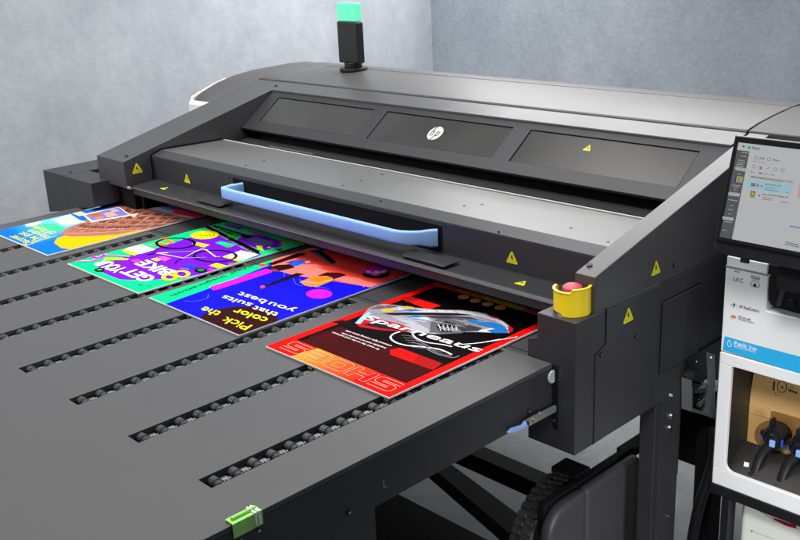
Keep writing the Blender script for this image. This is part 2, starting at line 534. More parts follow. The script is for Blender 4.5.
# shoe body
a.crop(320, 290, 9)
body = [(430, 160), (500, 135), (600, 128), (700, 145)]
a.crop(0, 0, 1)
a.poly([(356, 322), (362, 316), (369, 308), (374, 305.5), (384, 304), (396, 305), (410, 307), (430, 309), (446, 310), (462, 310), (478, 312), (492, 316), (503, 321), (511, 327), (513, 331), (510, 333), (496, 333), (478, 332), (466, 332), (456, 333), (446, 334), (432, 334), (420, 333), (408, 332), (396, 330), (378, 329), (362, 327)], P('shoe mesh', '#8b8a92'))
a.poly([(374, 306.5), (384, 304.8), (396, 306), (410, 308), (430, 309.6), (462, 310.6), (478, 312.6), (492, 316.5), (503, 321.5), (510, 328), (505, 326), (496, 321), (480, 316.5), (462, 314.5), (440, 313.5), (410, 312), (390, 309), (376, 309)], W_)
a.poly([(496, 327), (510, 328), (511, 332), (496, 332.6), (470, 331.6), (452, 333), (430, 333.2), (452, 331), (480, 330)], W_)
a.poly([(355, 323), (366, 318), (380, 319), (400, 324), (412, 329), (405, 332), (380, 330), (360, 327)], R_)
a.poly([(362, 324.5), (375, 322), (392, 327), (402, 330.5), (382, 328.5)], D_)
a.poly([(355, 323), (360, 318), (368, 312), (371, 313), (366, 318), (360, 324)], SK_)
a.poly([(369, 309), (378, 305.5), (390, 305), (400, 306.5), (392, 308), (378, 309)], G_)
a.poly([(381, 310), (390, 308), (396, 309), (392, 312), (383, 312)], GO_)
a.poly([(398, 307.5), (406, 306), (413, 307), (417, 308.6), (408, 309)], GO_)
a.poly([(382, 313), (410, 312.5), (434, 312.5), (456, 313), (474, 315), (452, 315.5), (420, 315), (392, 315)], D_)
a.poly([(398, 310), (412, 309), (424, 310.5), (410, 311.5)], B_)
a.poly([(402, 317), (416, 315.5), (428, 317.5), (432, 321), (424, 322), (410, 320)], P('shoe ice', '#c3cbd8'))
a.poly([(405, 316.5), (416, 315.2), (428, 316.8), (416, 317.6)], B_)
a.poly([(430, 323), (438, 318), (452, 319), (464, 323), (470, 330), (462, 333), (446, 334), (430, 332)], G_)
a.poly([(436, 326), (446, 321), (456, 324), (452, 332), (440, 332)], D_)
for k in range(5):
    a.line([(441 + k * 4, 331 - k * .3), (438.5 + k * 4.4, 324 + k * .5)], .0028, W_)
    a.line([(438 + k * 4, 325.5 + k * .7), (446 + k * 3.6, 331 + k * .1)], .0022, W_)
LG_ = P('shoe pale grey', '#a9aab2'); DG_ = P('shoe dark grey', '#3a3940')
a.poly([(390, 316), (402, 315.5), (410, 320), (420, 323.5), (412, 325), (400, 321)], LG_); a.poly([(404, 324), (420, 324.5), (430, 330), (428, 333), (414, 330)], LG_)
a.poly([(424, 315.8), (446, 315.6), (470, 317), (484, 321), (470, 321), (452, 318.5), (434, 318.2)], DG_)
a.poly([(456, 326), (470, 325), (482, 328), (478, 331), (462, 331.5)], DG_); a.poly([(462, 319.5), (480, 320.5), (492, 325), (478, 325)], LG_)
for k in range(9):
    a.line([(372 + k * 5, 313.5 + k * .9), (398 + k * 5, 315.2 + k * .8), (418 + k * 6, 320 + k * .9)], .0011, (DG_, LG_, W_)[k % 3])
    a.line([(452 + k * 2.2, 318 + k * .9), (478 + k * 1.8, 320 + k * .8), (500, 326 + k * .4)], .0010, (LG_, DG_)[k % 2])
for k in range(12):
    a.line([(384 + k * 10, 305.2 + k * .75), (388 + k * 10, 309 + k * .55)], .0012, (LG_, DG_)[k % 2]); a.lift -= a.step
a.poly([(466, 320), (472, 319.5), (483, 322), (492, 322), (502, 325), (508, 330), (507, 333), (494, 333), (487, 330.5), (496, 328.5), (482, 325.5), (470, 322)], B_)
a.poly([(486, 315), (492, 315.6), (500, 318.5), (494, 318.2)], R_)
a.poly([(508, 325.5), (513, 328), (513, 331), (509, 333), (508, 330)], R_)
# wire logo and name
SCR = P('ink white', '#e9e9ec')
a.crop(390, 310, 9)
a.line([(90, 195), (30, 215), (5, 250), (50, 290), (150, 318), (300, 332), (450, 355), (555, 400)], .0055, SCR, 5)
a.line([(200, 215), (240, 255), (330, 290), (470, 310), (560, 330)], .0045, SCR, 5)
a.line([(330, 350), (420, 395), (560, 428), (625, 410)], .0028, P('ink thin grey', '#8d8a90'), 4)
a.line([(200, 290), (300, 320), (440, 390), (560, 412)], .0024, P('ink thin grey', '#8d8a90'), 4)
for k in range(6):
    a.line([(100 + k * 20, 225 + k * 22), (190 + k * 34, 235 + k * 24), (250 + k * 45, 280 + k * 20)], .0016, P('ink thin grey', '#8d8a90'), 4)
a.crop(390, 310, 9)
a.crop(0, 0, 1); a.text('Sparneaus', (360.5, 318), (477.5, 352), .031, SCR, shear=.25, off=.012)
a.crop(450, 280, 8.31); a.line([(300, 515), (420, 495), (520, 478), (560, 470)], .004, SCR, 3); a.line([(90, 535), (260, 520), (420, 490)], .004, SCR, 3)
# small paragraph
a.crop(320, 290, 9)
for l, (p, q) in enumerate((((650, 500), (240, 362)), ((600, 520), (205, 384)), ((540, 532), (118, 376)))):
    a.text(['advanced light running shoes with', 'breathable mesh and soft soles made', 'for every day on the road and track'][l], p, q, .0075, SCR, off=.01)
# orange stickers at the far edge, coloured strip
FAR = [P('strip ' + c, c) for c in ('#f0500f', '#f08a12', '#e8c012', '#d2d81a', '#e0607a')]
for k, (xa, xb) in enumerate(((0, .10), (.10, .20), (.20, .28), (.28, .35), (.35, .478))):
    a.rect(x0 + xa, x0 + xb, y1 - .026, y1, FAR[k]); a.lift -= a.step
a.lift += a.step
a.crop(450, 280, 8.31)
for cx, cy in ((112, 141), (211, 170), (313, 200), (416, 229)):
    a.pdisc(cx, cy, 46, 18, P('ink peach', '#f6b06a')); a.pdisc(cx, cy, 30, 11, P('ink orange', '#f5822a')); a.pdisc(cx - 4, cy, 17, 5, P('ink peach', '#f6b06a'))
a.build('printed_image', t)

# ---- make-up poster
t, a, x0, x1, y0, y1 = board(2, 'makeup_poster', 'blue green and red make-up poster reading Pick the color that suits you best')
BL = P('ink blue', '#100ed4'); GR = P('ink mint', '#08c87a'); MAG = P('ink magenta', '#f51af0'); BR = P('ink brown', '#2c0a0e'); YE = P('ink yellow', '#dfe21c'); SAL = P('ink salmon', '#f2766c'); CO = P('ink coral', '#ee4038'); NAV = P('ink navy', '#2b2a78')
a.rect(x0, x1, y0, y1, BL)
a.crop(140, 275, 9); 
a.poly([(40, 210), (215, 265), (720, 85), (1320, -150), (1320, -320), (40, 200)], GR)
a.crop(210, 245, 9); a.poly([(-5, 375), (500, 215), (560, 225), (555, 245), (90, 395), (30, 408)], MAG)
a.crop(210, 245, 9); a.poly([(555, 130), (600, 100), (720, 66), (900, 10), (720, 250), (555, 190)], SAL)
a.crop(260, 245, 9)
a.poly([(110, 125), (260, 75), (430, 10), (720, 95), (720, 320), (270, 230), (180, 195), (110, 190)], SAL)
a.crop(330, 245, 9)
a.poly([(-420, 0), (0, 40), (740, 220), (740, 250), (365, 380), (0, 320), (-200, 200), (-350, 90)], CO)
a.poly([(0, 285), (0, 180), (120, 235), (330, 330), (440, 350), (360, 380), (50, 320)], SAL, 0)
a.poly([(-510, 220), (-330, 178), (-120, 172), (0, 215), (0, 290), (-150, 300), (-330, 270)], SAL)
a.poly([(-120, 200), (20, 185), (200, 250), (330, 265), (300, 300), (100, 275)], CO)
a.crop(260, 245, 9)
a.poly([(-20, 180), (30, 165), (70, 180), (20, 200)], P('ink nail red', '#e04448'))
a.poly([(50, 175), (350, 70), (410, 72), (400, 90), (120, 180)], BR)
a.poly([(60, 210), (150, 180), (300, 170), (310, 205), (170, 235), (110, 235)], BR)
a.poly([(90, 222), (120, 212), (170, 225), (160, 238), (110, 236)], P('ink rust', '#9a3315'))
a.poly([(225, 160), (300, 138), (380, 135), (440, 145), (330, 190), (300, 190), (260, 168)], P('ink bright blue', '#1f55d8'))
a.poly([(225, 160), (300, 140), (280, 170)], P('ink violet', '#6b2290'))
a.poly([(400, 148), (450, 142), (450, 156), (415, 162)], P('ink pale grey', '#c8ccd8'))
a.poly([(-5, 375), (40, 362), (330, 250), (400, 262), (50, 380), (10, 390)], P('ink near black', '#1b0e12'))
a.poly([(0, 370), (35, 362), (50, 378), (10, 392)], P('ink nail red', '#e04448'))
a.poly([(450, 55), (545, 42), (690, 155), (640, 172)], INK); a.poly([(460, 62), (510, 60), (650, 165), (630, 170)], P('ink slate', '#45545a'))
a.poly([(520, 275), (600, 245), (720, 250), (780, 270), (640, 315)], P('ink wine', '#3a0a12'))
a.poly([(360, 330), (490, 280), (600, 278), (660, 300), (640, 325), (510, 378), (400, 365)], OR1)
a.poly([(440, 315), (500, 285), (600, 285), (640, 305), (540, 332)], P('ink deep orange', '#e8741a'))
a.line([(362, 335), (420, 330), (520, 340), (655, 310)], .004, P('ink light gold', '#f7c56a'), 3)
a.pdisc(532, 440, 118, 42, MAG)
a.line([(215, 460), (300, 430), (420, 385)], .0016, NAV); a.line([(75, 360), (180, 395), (300, 430)], .0016, NAV); a.line([(225, 235), (215, 285)], .0016, P('ink pale blue', '#6f78e0'))
PB = P('ink pale blue', '#6f78e0')
for k in range(4):
    a.line([(300 + k * 55, 300 + k * 6), (320 + k * 65, 345 + k * 8), (380 + k * 80, 370 + k * 8)], .0015, PB, 4)
a.line([(500, 250), (560, 200), (700, 205)], .0015, P('ink pink line', '#f7a8a0'), 4)
a.crop(330, 245, 9)
a.pdisc(412, 262, 122, 38, P('ink near black', '#1b0e12'))
a.poly([(275, 240), (430, 180), (580, 215), (415, 282)], MAG); a.poly([(430, 180), (580, 215), (545, 230), (400, 195)], P('ink purple', '#b01ae0'))
a.text('m', (505, 235), (330, 235), .022, SCR, off=.04); a.line([(390, 265), (505, 225)], .006, SCR)
a.line([(300, 380), (320, 355), (380, 340)], .0015, P('ink pink line', '#f7a8a0'), 4)
# brown round label + words
a.crop(200, 280, 9)
a.poly([(0, 325), (60, 290), (180, 258), (330, 236), (500, 236), (620, 262), (700, 305), (715, 370), (350, 512), (0, 362)], BR, 0)
a.text('Pick the', (395, 428), (-5, 262), .030, YE, shear=.1, off=.012) if False else None
a.text('Pick', (475, 408), (235, 330), .036, YE, shear=-.3, off=.008)
a.text('the', (205, 290), (45, 238), .036, YE, shear=-.3, off=.008)
a.text('color', (622, 346), (330, 254), .034, YE, shear=-.4, off=.018)
a.text('that', (720, 300), (500, 232), .028, SCR, shear=-.3, off=.008)
a.text('suits', (480, 214), (225, 136), .028, SCR, shear=-.3, off=.008)
a.text('you', (870, 262), (640, 196), .028, SCR, shear=-.3, off=.008)
a.text('best', (610, 185), (370, 106), .028, SCR, shear=-.3, off=.008)
a.crop(140, 275, 9)
a.text('Find your inspiration', (1185, -160), (262, 182), .021, P('ink dark green', '#0a5a3c'), shear=-.2, off=.006)
a.line([(395, 235), (500, 236), (600, 210), (615, 170)], .0015, PB, 5)
a.build('printed_image', t)

# ---- bike poster
t, a, x0, x1, y0, y1 = board(1, 'bike_poster', 'green and purple poster of a bicycle reading GET YOUR BIKE')
G2 = P('ink spring green', '#06d67a'); PU = P('ink purple ground', '#6c10c4'); Y2 = P('ink lemon', '#e6dc12'); OR2 = P('ink carrot', '#ee7a14')
a.rect(x0, x1, y0, y1, G2)
a.crop(0, 0, 1)
a.poly([(97, 268), (100, 265.5), (128, 256), (150, 250), (178, 241), (203, 233), (214, 232), (232, 238), (250, 247), (262, 254), (258, 256.5), (238, 262), (214, 270), (200, 275), (184, 277.5), (160, 279.5), (140, 280.5), (120, 279.5), (108, 275), (100, 271)], PU)
a.poly([(236, 240), (245, 234.5), (262, 234.5), (281, 241), (282, 246), (266, 250.5), (252, 247)], PU)
a.crop(180, 215, 9)
K_ = P('ink black', '#0b0607')
a.poly([(205, 105), (250, 98), (720, 325), (700, 365)], K_); a.poly([(270, 98), (310, 92), (700, 205), (640, 215), (430, 165)], K_)
a.text('RIDE EVERY DAY  RIDE EVERY DAY', (700, 352), (225, 108), .010, P('ink grey', '#9a9aa0'), off=.02)
a.text('MORE BIKE MORE', (560, 180), (290, 100), .010, P('ink grey', '#9a9aa0'), off=.02)
a.poly([(388, 88), (420, 76), (570, 110), (560, 130), (520, 130)], P('ink mid purple', '#9a3ccc')); a.text('more', (550, 122), (410, 90), .018, PU, off=.02)
for k in range(4): a.line([(600 + k * 34, 130 + k * 9), (590 + k * 40, 140 + k * 11)], .016, P('ink orchid', '#b85cc0'))
for k in range(4): a.line([(640 + k * 40, 150 + k * 10), (625 + k * 40, 160 + k * 10)], .012, P('ink orchid', '#b85cc0'))
a.crop(230, 215, 9.81)
a.poly([(150, 235), (250, 215), (430, 265), (400, 310), (260, 290)], P('ink slate blue', '#6458a8')); a.poly([(255, 300), (315, 300), (330, 355), (270, 330)], Y2)
a.poly([(480, 275), (620, 240), (620, 250), (510, 288)], OR2); a.poly([(435, 335), (500, 330), (550, 345), (500, 356)], K_)
a.text('14', (435, 322), (385, 310), .014, SCR, off=.03)
a.crop(180, 215, 9)
a.pdisc(222, 180, 128, 38, Y2, rot=-.05)
for k in range(9): a.line([(140 + k * 20, 172 + (k % 2) * 8), (150 + k * 20, 190)], .004, P('ink olive', '#8a8410'))
a.poly([(105, 262), (150, 245), (270, 268), (215, 292)], Y2); a.poly([(315, 250), (370, 236), (505, 268), (440, 292)], P('ink sea green', '#14c88c')); a.poly([(380, 275), (440, 268), (470, 285), (430, 293)], P('ink grass', '#1cc020'))
a.pdisc(475, 188, 45, 16, P('ink grass', '#1cc020'))
a.poly([(380, 375), (550, 318), (710, 355), (560, 412), (540, 415)], SCR); a.poly([(385, 378), (420, 368), (550, 405), (530, 420)], Y2)
for k in range(6): a.line([(450 + k * 22, 388 - k * 9), (585 + k * 20, 404 - k * 9)], .0035, GPRINT)
a.poly([(260, 455), (330, 432), (430, 458), (370, 488)], Y2); a.poly([(430, 440), (500, 430), (520, 445), (460, 452)], OR2)
a.poly([(5, 465), (90, 438), (165, 465), (90, 480), (60, 485)], P('ink bright blue2', '#2338e8')); a.line([(0, 478), (80, 488)], .006, P('ink lilac', '#c05ae0'))
a.line([(270, 480), (285, 500), (240, 530)], .016, MAG, 4)
a.pdisc(185, 497, 58, 20, K_); a.pdisc(188, 495, 34, 11, P('ink dark grass', '#118022'))
# wheels and bicycle frame
def ring(cx, cy, rx, ry, w, m):
    a.line([(cx + rx * math.cos(th), cy + ry * math.sin(th)) for th in [2 * math.pi * j / 32 for j in range(32)]], w, m, closed=True)
WK = P('ink wheel', '#1b1030')
ring(315, 368, 190, 52, .010, WK)
a.crop(120, 230, 9)
a.poly([(245, 135), (370, 112), (440, 125), (420, 140)], OR2); a.poly([(365, 75), (395, 66), (500, 112), (470, 125)], OR2)
ring(500, 118, 172, 46, .011, K_)
a.line([(330, 208), (430, 200), (560, 195), (680, 190)], .006, P('ink bike green', '#2aa84a')); a.line([(330, 208), (430, 204)], .008, P('ink pale steel', '#c8d0c8'))
a.line([(340, 208), (570, 252), (690, 188)], .005, P('ink pale steel', '#c8d0c8')); a.line([(570, 252), (780, 245)], .004, P('ink lilac grey', '#a890d8'))
a.line([(690, 188), (740, 170), (780, 180)], .008, P('ink pale steel', '#c8d0c8')); a.line([(780, 180), (860, 240), (900, 238)], .006, P('ink pale steel', '#c8d0c8'))
a.line([(500, 300), (515, 275), (560, 262)], .006, WK, 3); a.line([(245, 220), (310, 212)], .012, WK)
a.line([(300, 205), (350, 165), (440, 165)], .003, WK, 3)
a.poly([(15, 190), (70, 160), (200, 130), (320, 175), (200, 210), (150, 220)], SCR); a.poly([(15, 190), (50, 176), (165, 212), (130, 232)], Y2)
for k in range(6): a.line([(95 + k * 24, 186 - k * 8), (185 + k * 20, 205 - k * 8)], .0035, GPRINT)
a.poly([(275, 262), (330, 250), (370, 270), (330, 282)], Y2); a.poly([(320, 245), (390, 234), (465, 256), (400, 284)], P('ink orchid pink', '#c84cc8'))
a.poly([(85, 270), (160, 258), (215, 285), (150, 308)], P('ink plum', '#9c3a90'))
a.text('BIKE', (490, 402), (205, 278), .050, SCR, shear=-.35, off=.03) if False else None
a.text('BIKE', (505, 372), (240, 268), .050, SCR, shear=-.1, off=.03)
a.text('GET', (335, 432), (112, 342), .050, SCR, shear=-.1, off=.03)
ring(445, 425, 55, 24, .013, Y2); ring(555, 395, 60, 27, .013, Y2)
a.line([(560, 440), (640, 425), (715, 405)], .012, P('ink pink', '#e45ae0'))
a.text('est. 1998', (290, 500), (180, 480), .016, P('ink navy green', '#0a6a7c'), off=.01)
a.crop(60, 245, 9.81)
a.text('YOUR', (668, 232), (436, 142), .050, SCR, shear=-.1, off=.03)
a.poly([(430, 130), (470, 122), (680, 132), (660, 150), (430, 148)], P('ink mustard', '#d8a81c')); a.line([(440, 100), (560, 103), (690, 115)], .012, P('ink orchid', '#b85cc0'))
a.line([(170, 152), (240, 160), (330, 150), (430, 105)], .012, P('ink pink', '#e45ae0'), 4); a.line([(300, 110), (380, 125), (440, 90)], .014, MAG, 4)
a.pdisc(385, 243, 50, 17, K_); a.pdisc(388, 241, 26, 7, P('ink grass', '#1cc020'))
a.line([(190, 220), (690, 420)], .0022, P('ink green line', '#08b878')); a.line([(150, 225), (640, 425)], .0022, P('ink green line', '#08b878'))
a.build('printed_image', t)

# ---- travel poster
t, a, x0, x1, y0, y1 = board(0, 'travel_poster', 'blue and orange travel poster with a ruined arena, yellow half disc and photo card')
SKY = P('ink azure', '#0a62b8'); SKY2 = P('ink light azure', '#3fa8d8')
a.rect(x0, x1, y0, y1, SKY)
for k in range(8):
    f = k / 8; c = [int(p + (q - p) * f) for p, q in zip((0x10, 0x6a, 0xbe), (0x6c, 0xc4, 0xe4))]
    mk = P('sky band %d' % k, '#%02x%02x%02x' % tuple(c)); xx = x1 - .16 - k * .018
    a.xy([(xx, y0 + .02 + .018 * k), (xx + .0, y0 + .30), (x0, y0 + .30), (x0, y0 + .06 + k * .02)], mk)
a.crop(0, 205, 9.81)
a.poly([(230, 185), (380, 160), (420, 165), (380, 190), (260, 215)], P('ink rose haze', '#c8b0c0'))
a.poly([(530, 370), (560, 325), (640, 300), (900, 285), (1500, 230), (1180, 350), (960, 390), (690, 435), (600, 420)], P('ink amber', '#e6a206'))
STN = [P('stone ' + c, c) for c in ('#8a4a3c', '#9a6256', '#63362c', '#b07a6c', '#b85a24', '#4a2018', '#c89880', '#8c5c58', '#7c6a80', '#a84a20')]
a.poly([(575, 290), (680, 215), (760, 190), (900, 110), (1050, 60), (1240, -20), (1330, -30), (2020, 100), (1600, 215), (1150, 290), (900, 305), (700, 310)], STN[1])
a.crop(0, 0, 1)
def bil(u, v):     # arena area: u along its width, v towards the far side
    A = Vector((62, 234)); B = Vector((160, 229)); C_ = Vector((203, 214.5)); D = Vector((118, 204))
    p = A.lerp(B, u).lerp(D.lerp(C_, u), v); return (p.x, p.y)
random.seed(3)
TON = [P('stone tone ' + c, c) for c in ('#8c5446', '#9c6656', '#7c483c', '#a87462', '#94604e', '#85504a')]
def arc(u, v): return bil(u, v + .10 * (u - .5) ** 2 * 4 - .05)
for r in range(11):
    for k in range(30):
        u0 = k / 30; v0 = .05 + r * .082; w = random.uniform(.025, .034)
        a.poly([arc(u0, v0), arc(u0 + w, v0), arc(u0 + w, v0 + .07), arc(u0, v0 + .07)], random.choice(TON)); a.lift -= a.step
a.lift += a.step
ARC = P('arch shade', '#2e1412'); GLO = P('arch glow', '#c2622a'); COR = P('cornice light', '#cfa18c')
for r, (v0, h) in enumerate(((.20, .10), (.40, .11), (.60, .12), (.80, .10))):
    a.line([arc(j_ / 20, v0 - .035) for j_ in range(21)], .004, COR); a.line([arc(j_ / 20, v0 - .05) for j_ in range(21)], .003, ARC)
    for k in range(24):
        u0 = .03 + k * .040
        a.poly([arc(u0, v0), arc(u0 + .020, v0), arc(u0 + .020, v0 + h * .7), arc(u0 + .010, v0 + h), arc(u0, v0 + h * .7)], GLO if (k + r) % 3 == 0 and r > 0 else ARC); a.lift -= a.step
    a.lift += a.step
for k in range(260):
    u0, v0 = random.random(), random.uniform(.02, .95)
    a.poly([arc(u0, v0), arc(u0 + .006, v0), arc(u0 + .006, v0 + .018), arc(u0, v0 + .018)], random.choice((COR, ARC, TON[2], GLO))); a.lift -= a.step
a.lift += a.step
a.line([bil(.0, .03), bil(.3, -.02), bil(.7, .0), bil(1, .04)], .006, P('ink clay', '#c08a7c'), 4)
a.crop(0, 205, 9.81)
a.poly([(500, 145), (690, 88), (785, 150), (850, 165), (640, 205), (600, 190)], P('ink ice blue', '#b4e0e6'))
a.poly([(300, 240), (420, 190), (520, 180), (660, 230), (560, 260)], P('ink leaf', '#3cb488'))
YT = P('ink text gold', '#c8c83c')
for l, (p, q, w) in enumerate((((340, 372), (140, 292), 'Discover'), ((430, 340), (230, 262), 'The lost'), ((520, 312), (310, 238), 'Wonders'), ((560, 268), (335, 192), 'of Rome'))):
    a.text(w, p, q, .034, YT, shear=-.25, off=.012)
a.line([(330, 370), (430, 338), (560, 298)], .004, YT)
a.poly([(700, 80), (785, 60), (860, 90), (780, 110)], P('ink beige', '#d8b8a8'))
a.crop(70, 195, 10)
a.poly([(120, 195), (360, 145), (495, 118), (610, 205), (215, 272)], P('ink card white', '#e6e2ea')); a.poly([(150, 200), (360, 150), (485, 126), (590, 200), (225, 258)], P('ink card violet', '#7a70b0'))
a.poly([(180, 205), (260, 180), (330, 200), (250, 220)], STN[4]); a.poly([(330, 185), (420, 165), (480, 200), (380, 225)], P('ink skin', '#d89a84')); a.poly([(250, 225), (320, 212), (345, 228), (280, 240)], P('ink ochre', '#c8861c')); a.poly([(400, 150), (470, 138), (500, 160), (430, 170)], P('ink pale violet', '#b0a8cc'))
a.poly([(580, 195), (690, 180), (640, 225)], P('ink beige', '#d8b8a8'))
a.poly([(510, 60), (590, 45), (800, 100), (1300, 235), (1240, 250), (700, 110)], P('ink haze blue', '#7088b8'))
a.poly([(500, 408), (620, 395), (560, 425), (520, 430)], P('ink azure2', '#5aa0c8'))
a.crop(140, 195, 10.67)
a.poly([(330, 195), (410, 150), (700, 215), (620, 245)], P('ink flag red', '#e01410')); a.text('Arena Tours', (650, 222), (420, 165), .008, P('ink salmon', '#f2766c'))
a.build('printed_image', t)

# ================================================================== PRINTER
pr = thing('large_format_printer', 'charcoal wide format printer with blue pull handle and green lamp on its hood', 'printer')
XR, XRI = -1.305, -1.365      # right arm outer / inner face
XL, XLO = -3.54, -3.757       # left arm inner / outer face
def armz(y): return .213 + .245 * (y - 1.865)

# --- platen bed running on under the machine
boxo('printing_bed', (XL + .002, 1.788, -.03), (XRI - .055, 2.62, -.0015), mat('bed plate', (.045, .046, .05), .4, noise=.1), pr, .001)
boxo('belt_seam', (XL + .01, 1.80, -.0012), (XRI - .06, 1.8035, .0006), SIDE, pr, None)
# --- front cover (beam cover)
cv = MB(); prof = [(1.994, .10), (1.994, .2165), (2.037, .2300), (2.038, .2312), (2.326, .2235), (2.334, .2235), (2.334, .195), (2.02, .19), (2.02, .10)]
cv.xprism(prof, XL + .004, XRI - .004, TOPM)
cv = cv.build('front_cover', pr, .0015)
# dark painted front skin with recess for the handle
fs = MB(); z0, z1 = .118, .213; rx0, rx1 = -2.975, -1.925
fs.box((XL + .006, 1.989, z0), (rx0, 1.9918, z1), CHAR); fs.box((rx1, 1.989, z0), (XRI - .006, 1.9918, z1), CHAR)
fs.box((rx0, 1.989, .203), (rx1, 1.9918, z1), CHAR)
fs.prism([(XL + .006, 1.989, z1), (XL + .006, 1.990, .2175), (XL + .006, 2.0365, .2320), (XL + .006, 2.0365, .2302), (XL + .006, 1.9945, .2168), (XL + .006, 1.9918, z1)], (XRI - XL - .012, 0, 0), CHAR)
fs.build('front_skin', pr)
boxo('handle_recess', (rx0 + .0005, 1.9905, z0), (rx1 - .0005, 1.9915, .2025), DARK, cv, None)
boxo('edge_strip', (XL + .02, 2.3265, .2238), (XRI - .03, 2.3335, .2275), mat('bright edge strip', (.40, .40, .40), .35), cv, .0008)
CT = Plane((0, 2.037, .231), (0, .0075 / .289, 1))
for u, v in ((246, 165.5), (264, 161), (343, 185.5), (361, 180.5), (382, 174.5), (464, 206), (482, 204.5), (608, 242), (571, 228)):
    p = CT.at(u, v, .0002)
    if XL < p.x < XRI: MB().cyl(p, p + Vector((0, 0, .0012)), .0045, BLACK, 12).build('screw', cv)
CF = Plane((0, 1.989, 0), (0, -1, 0))
for u, v in ((229, 178), (445, 226), (443, 253), (499, 232), (381, 201)):
    p = CF.at(u, v)
    MB().cyl(p, p + Vector((0, -.0015, 0)), .0035, BLACK, 12).build('screw', cv)
# --- blue handle
path = [(-2.915, 1.988), (-2.918, 1.962), (-2.928, 1.948), (-2.945, 1.935), (-2.948, 1.925), (-2.938, 1.919), (-2.88, 1.917), (-2.4, 1.917), (-2.06, 1.917), (-2.035, 1.921), (-2.01, 1.933), (-1.985, 1.955), (-1.960, 1.972), (-1.945, 1.988)]
hb = bmesh.new(); ring_ = []
for i, (x, y) in enumerate(path):
    a_ = Vector(path[max(0, i - 1)]); b_ = Vector(path[min(len(path) - 1, i + 1)]); tt = (b_ - a_).normalized(); nn = Vector((-tt.y, tt.x))
    zb, zt = .147, .187
    if i > 9: zb, zt = .143, .187
    if i > 11: zb, zt = .138, .192
    if i < 3: zb, zt = .150, .194
    w = .008; r = .007; ring = []
    for cy_, cz_, a0 in ((w - r * .8, zt - r, 0), (-w + r * .8, zt - r, 90), (-w + r * .8, zb + r, 180), (w - r * .8, zb + r, 270)):
        for q in range(4):
            th = math.radians(a0 + q * 30); off = cy_ + math.cos(th) * r * .8; ring.append(hb.verts.new((x + nn.x * off, y + nn.y * off, cz_ + math.sin(th) * r)))
    ring_.append(ring)
for A, B in zip(ring_, ring_[1:]):
    n = len(A)
    for j in range(n): hb.faces.new((A[j], A[(j + 1) % n], B[(j + 1) % n], B[j]))
hb.faces.new(ring_[0]); hb.faces.new(ring_[-1][::-1]); bmesh.ops.recalc_face_normals(hb, faces=hb.faces)
me = bpy.data.meshes.new('pull_handle'); hb.to_mesh(me); hb.free(); me.materials.append(BLUEH); smooth(link('pull_handle', me, pr), 50)

# --- output shelf under the cover
sh = MB(); sh.xprism([(1.991, .120), (1.893, .1135), (1.885, .1095), (1.885, .103), (1.888, .1005), (1.889, .079), (1.991, .079)], XL + .006, -1.42, mat('shelf paint', (.020, .020, .023), .45, bump=.2, bscale=900))
sh = sh.build('output_shelf', pr, .0018, seg=3)
MB().xprism([(1.8885, .1085), (1.8835, .1085), (1.8835, .1055), (1.8885, .1055)], XL + .01, -1.421, mat('painted edge highlight', (.16, .16, .165), .35)).build('shelf_edge_highlight', sh)  # lighter strip paints the highlight along the shelf lip
SP = Plane((0, 1.893, .1135), (0, -.0065 / .098, 1))
for x0_, x1_ in ((-2.005, -1.835), (-3.09, -2.935)):
    c = MB(); c.prism([(x0_, 1.895, .124), (x1_, 1.895, .1235), (x1_ + .01, 1.95, .128), (x0_ - .01, 1.95, .1285)], (0, 0, -.004), CHAR)
    c.prism([(x0_ + .03, 1.8945, .1232), (x1_ - .01, 1.8945, .1227), (x1_ - .01, 1.905, .1227), (x0_ + .03, 1.905, .1232)], (0, 0, -.0085), DARK)
    c.build('shelf_flap', sh, .0008)
MB().xprism([(1.895, .075), (1.99, .075), (1.99, .078), (1.895, .078)], XL + .01, XRI - .06, DARK).build('lip_underside', sh)
# dark sheets stand in for the shade inside the slot
MB().box((XL + .01, 2.12, -.001), (XRI - .06, 2.13, .10), DARK).box((XL + .001, 2.0, .0), (XL + .004, 2.6, .20), DARK).build('slot_shade_sheets', pr)

# --- channel between the cover and the window panel
ch = MB()
ch.box((XL + .002, 2.338, .15), (XRI - .002, 2.62, .158), DARK); ch.box((XL + .002, 2.50, .158), (XRI - .002, 2.51, .30), DARK)
ch = ch.build('rail_channel', pr)
rl = MB(); rl.xprism([(2.352, .19), (2.358, .203), (2.372, .203), (2.372, .19)], XL + .01, XRI - .01, BLACK)
rl.xprism([(2.384, .19), (2.388, .212), (2.392, .212), (2.392, .19)], XL + .01, XRI - .01, BLACK); rl.build('guide_rail', ch)
gr = MB(); gr.xprism([(2.408, .18), (2.412, .204), (2.455, .215), (2.46, .18)], XL + .01, XRI - .01, mat('rail cover paint', (.02, .02, .022), .5)); gr.build('rail_cover', ch, .001)
for yy, zz in ((2.358, .2035), (2.368, .2035), (2.389, .2125)):
    MB().box((XL + .02, yy, zz), (XRI - .01, yy + .0018, zz + .0008), STEEL).build('rail_wire', ch)
boxo('carriage_bar', (-3.30, 2.395, .206), (-3.02, 2.407, .2125), mat('bronze bar', (.12, .10, .085), .4), ch, .001)

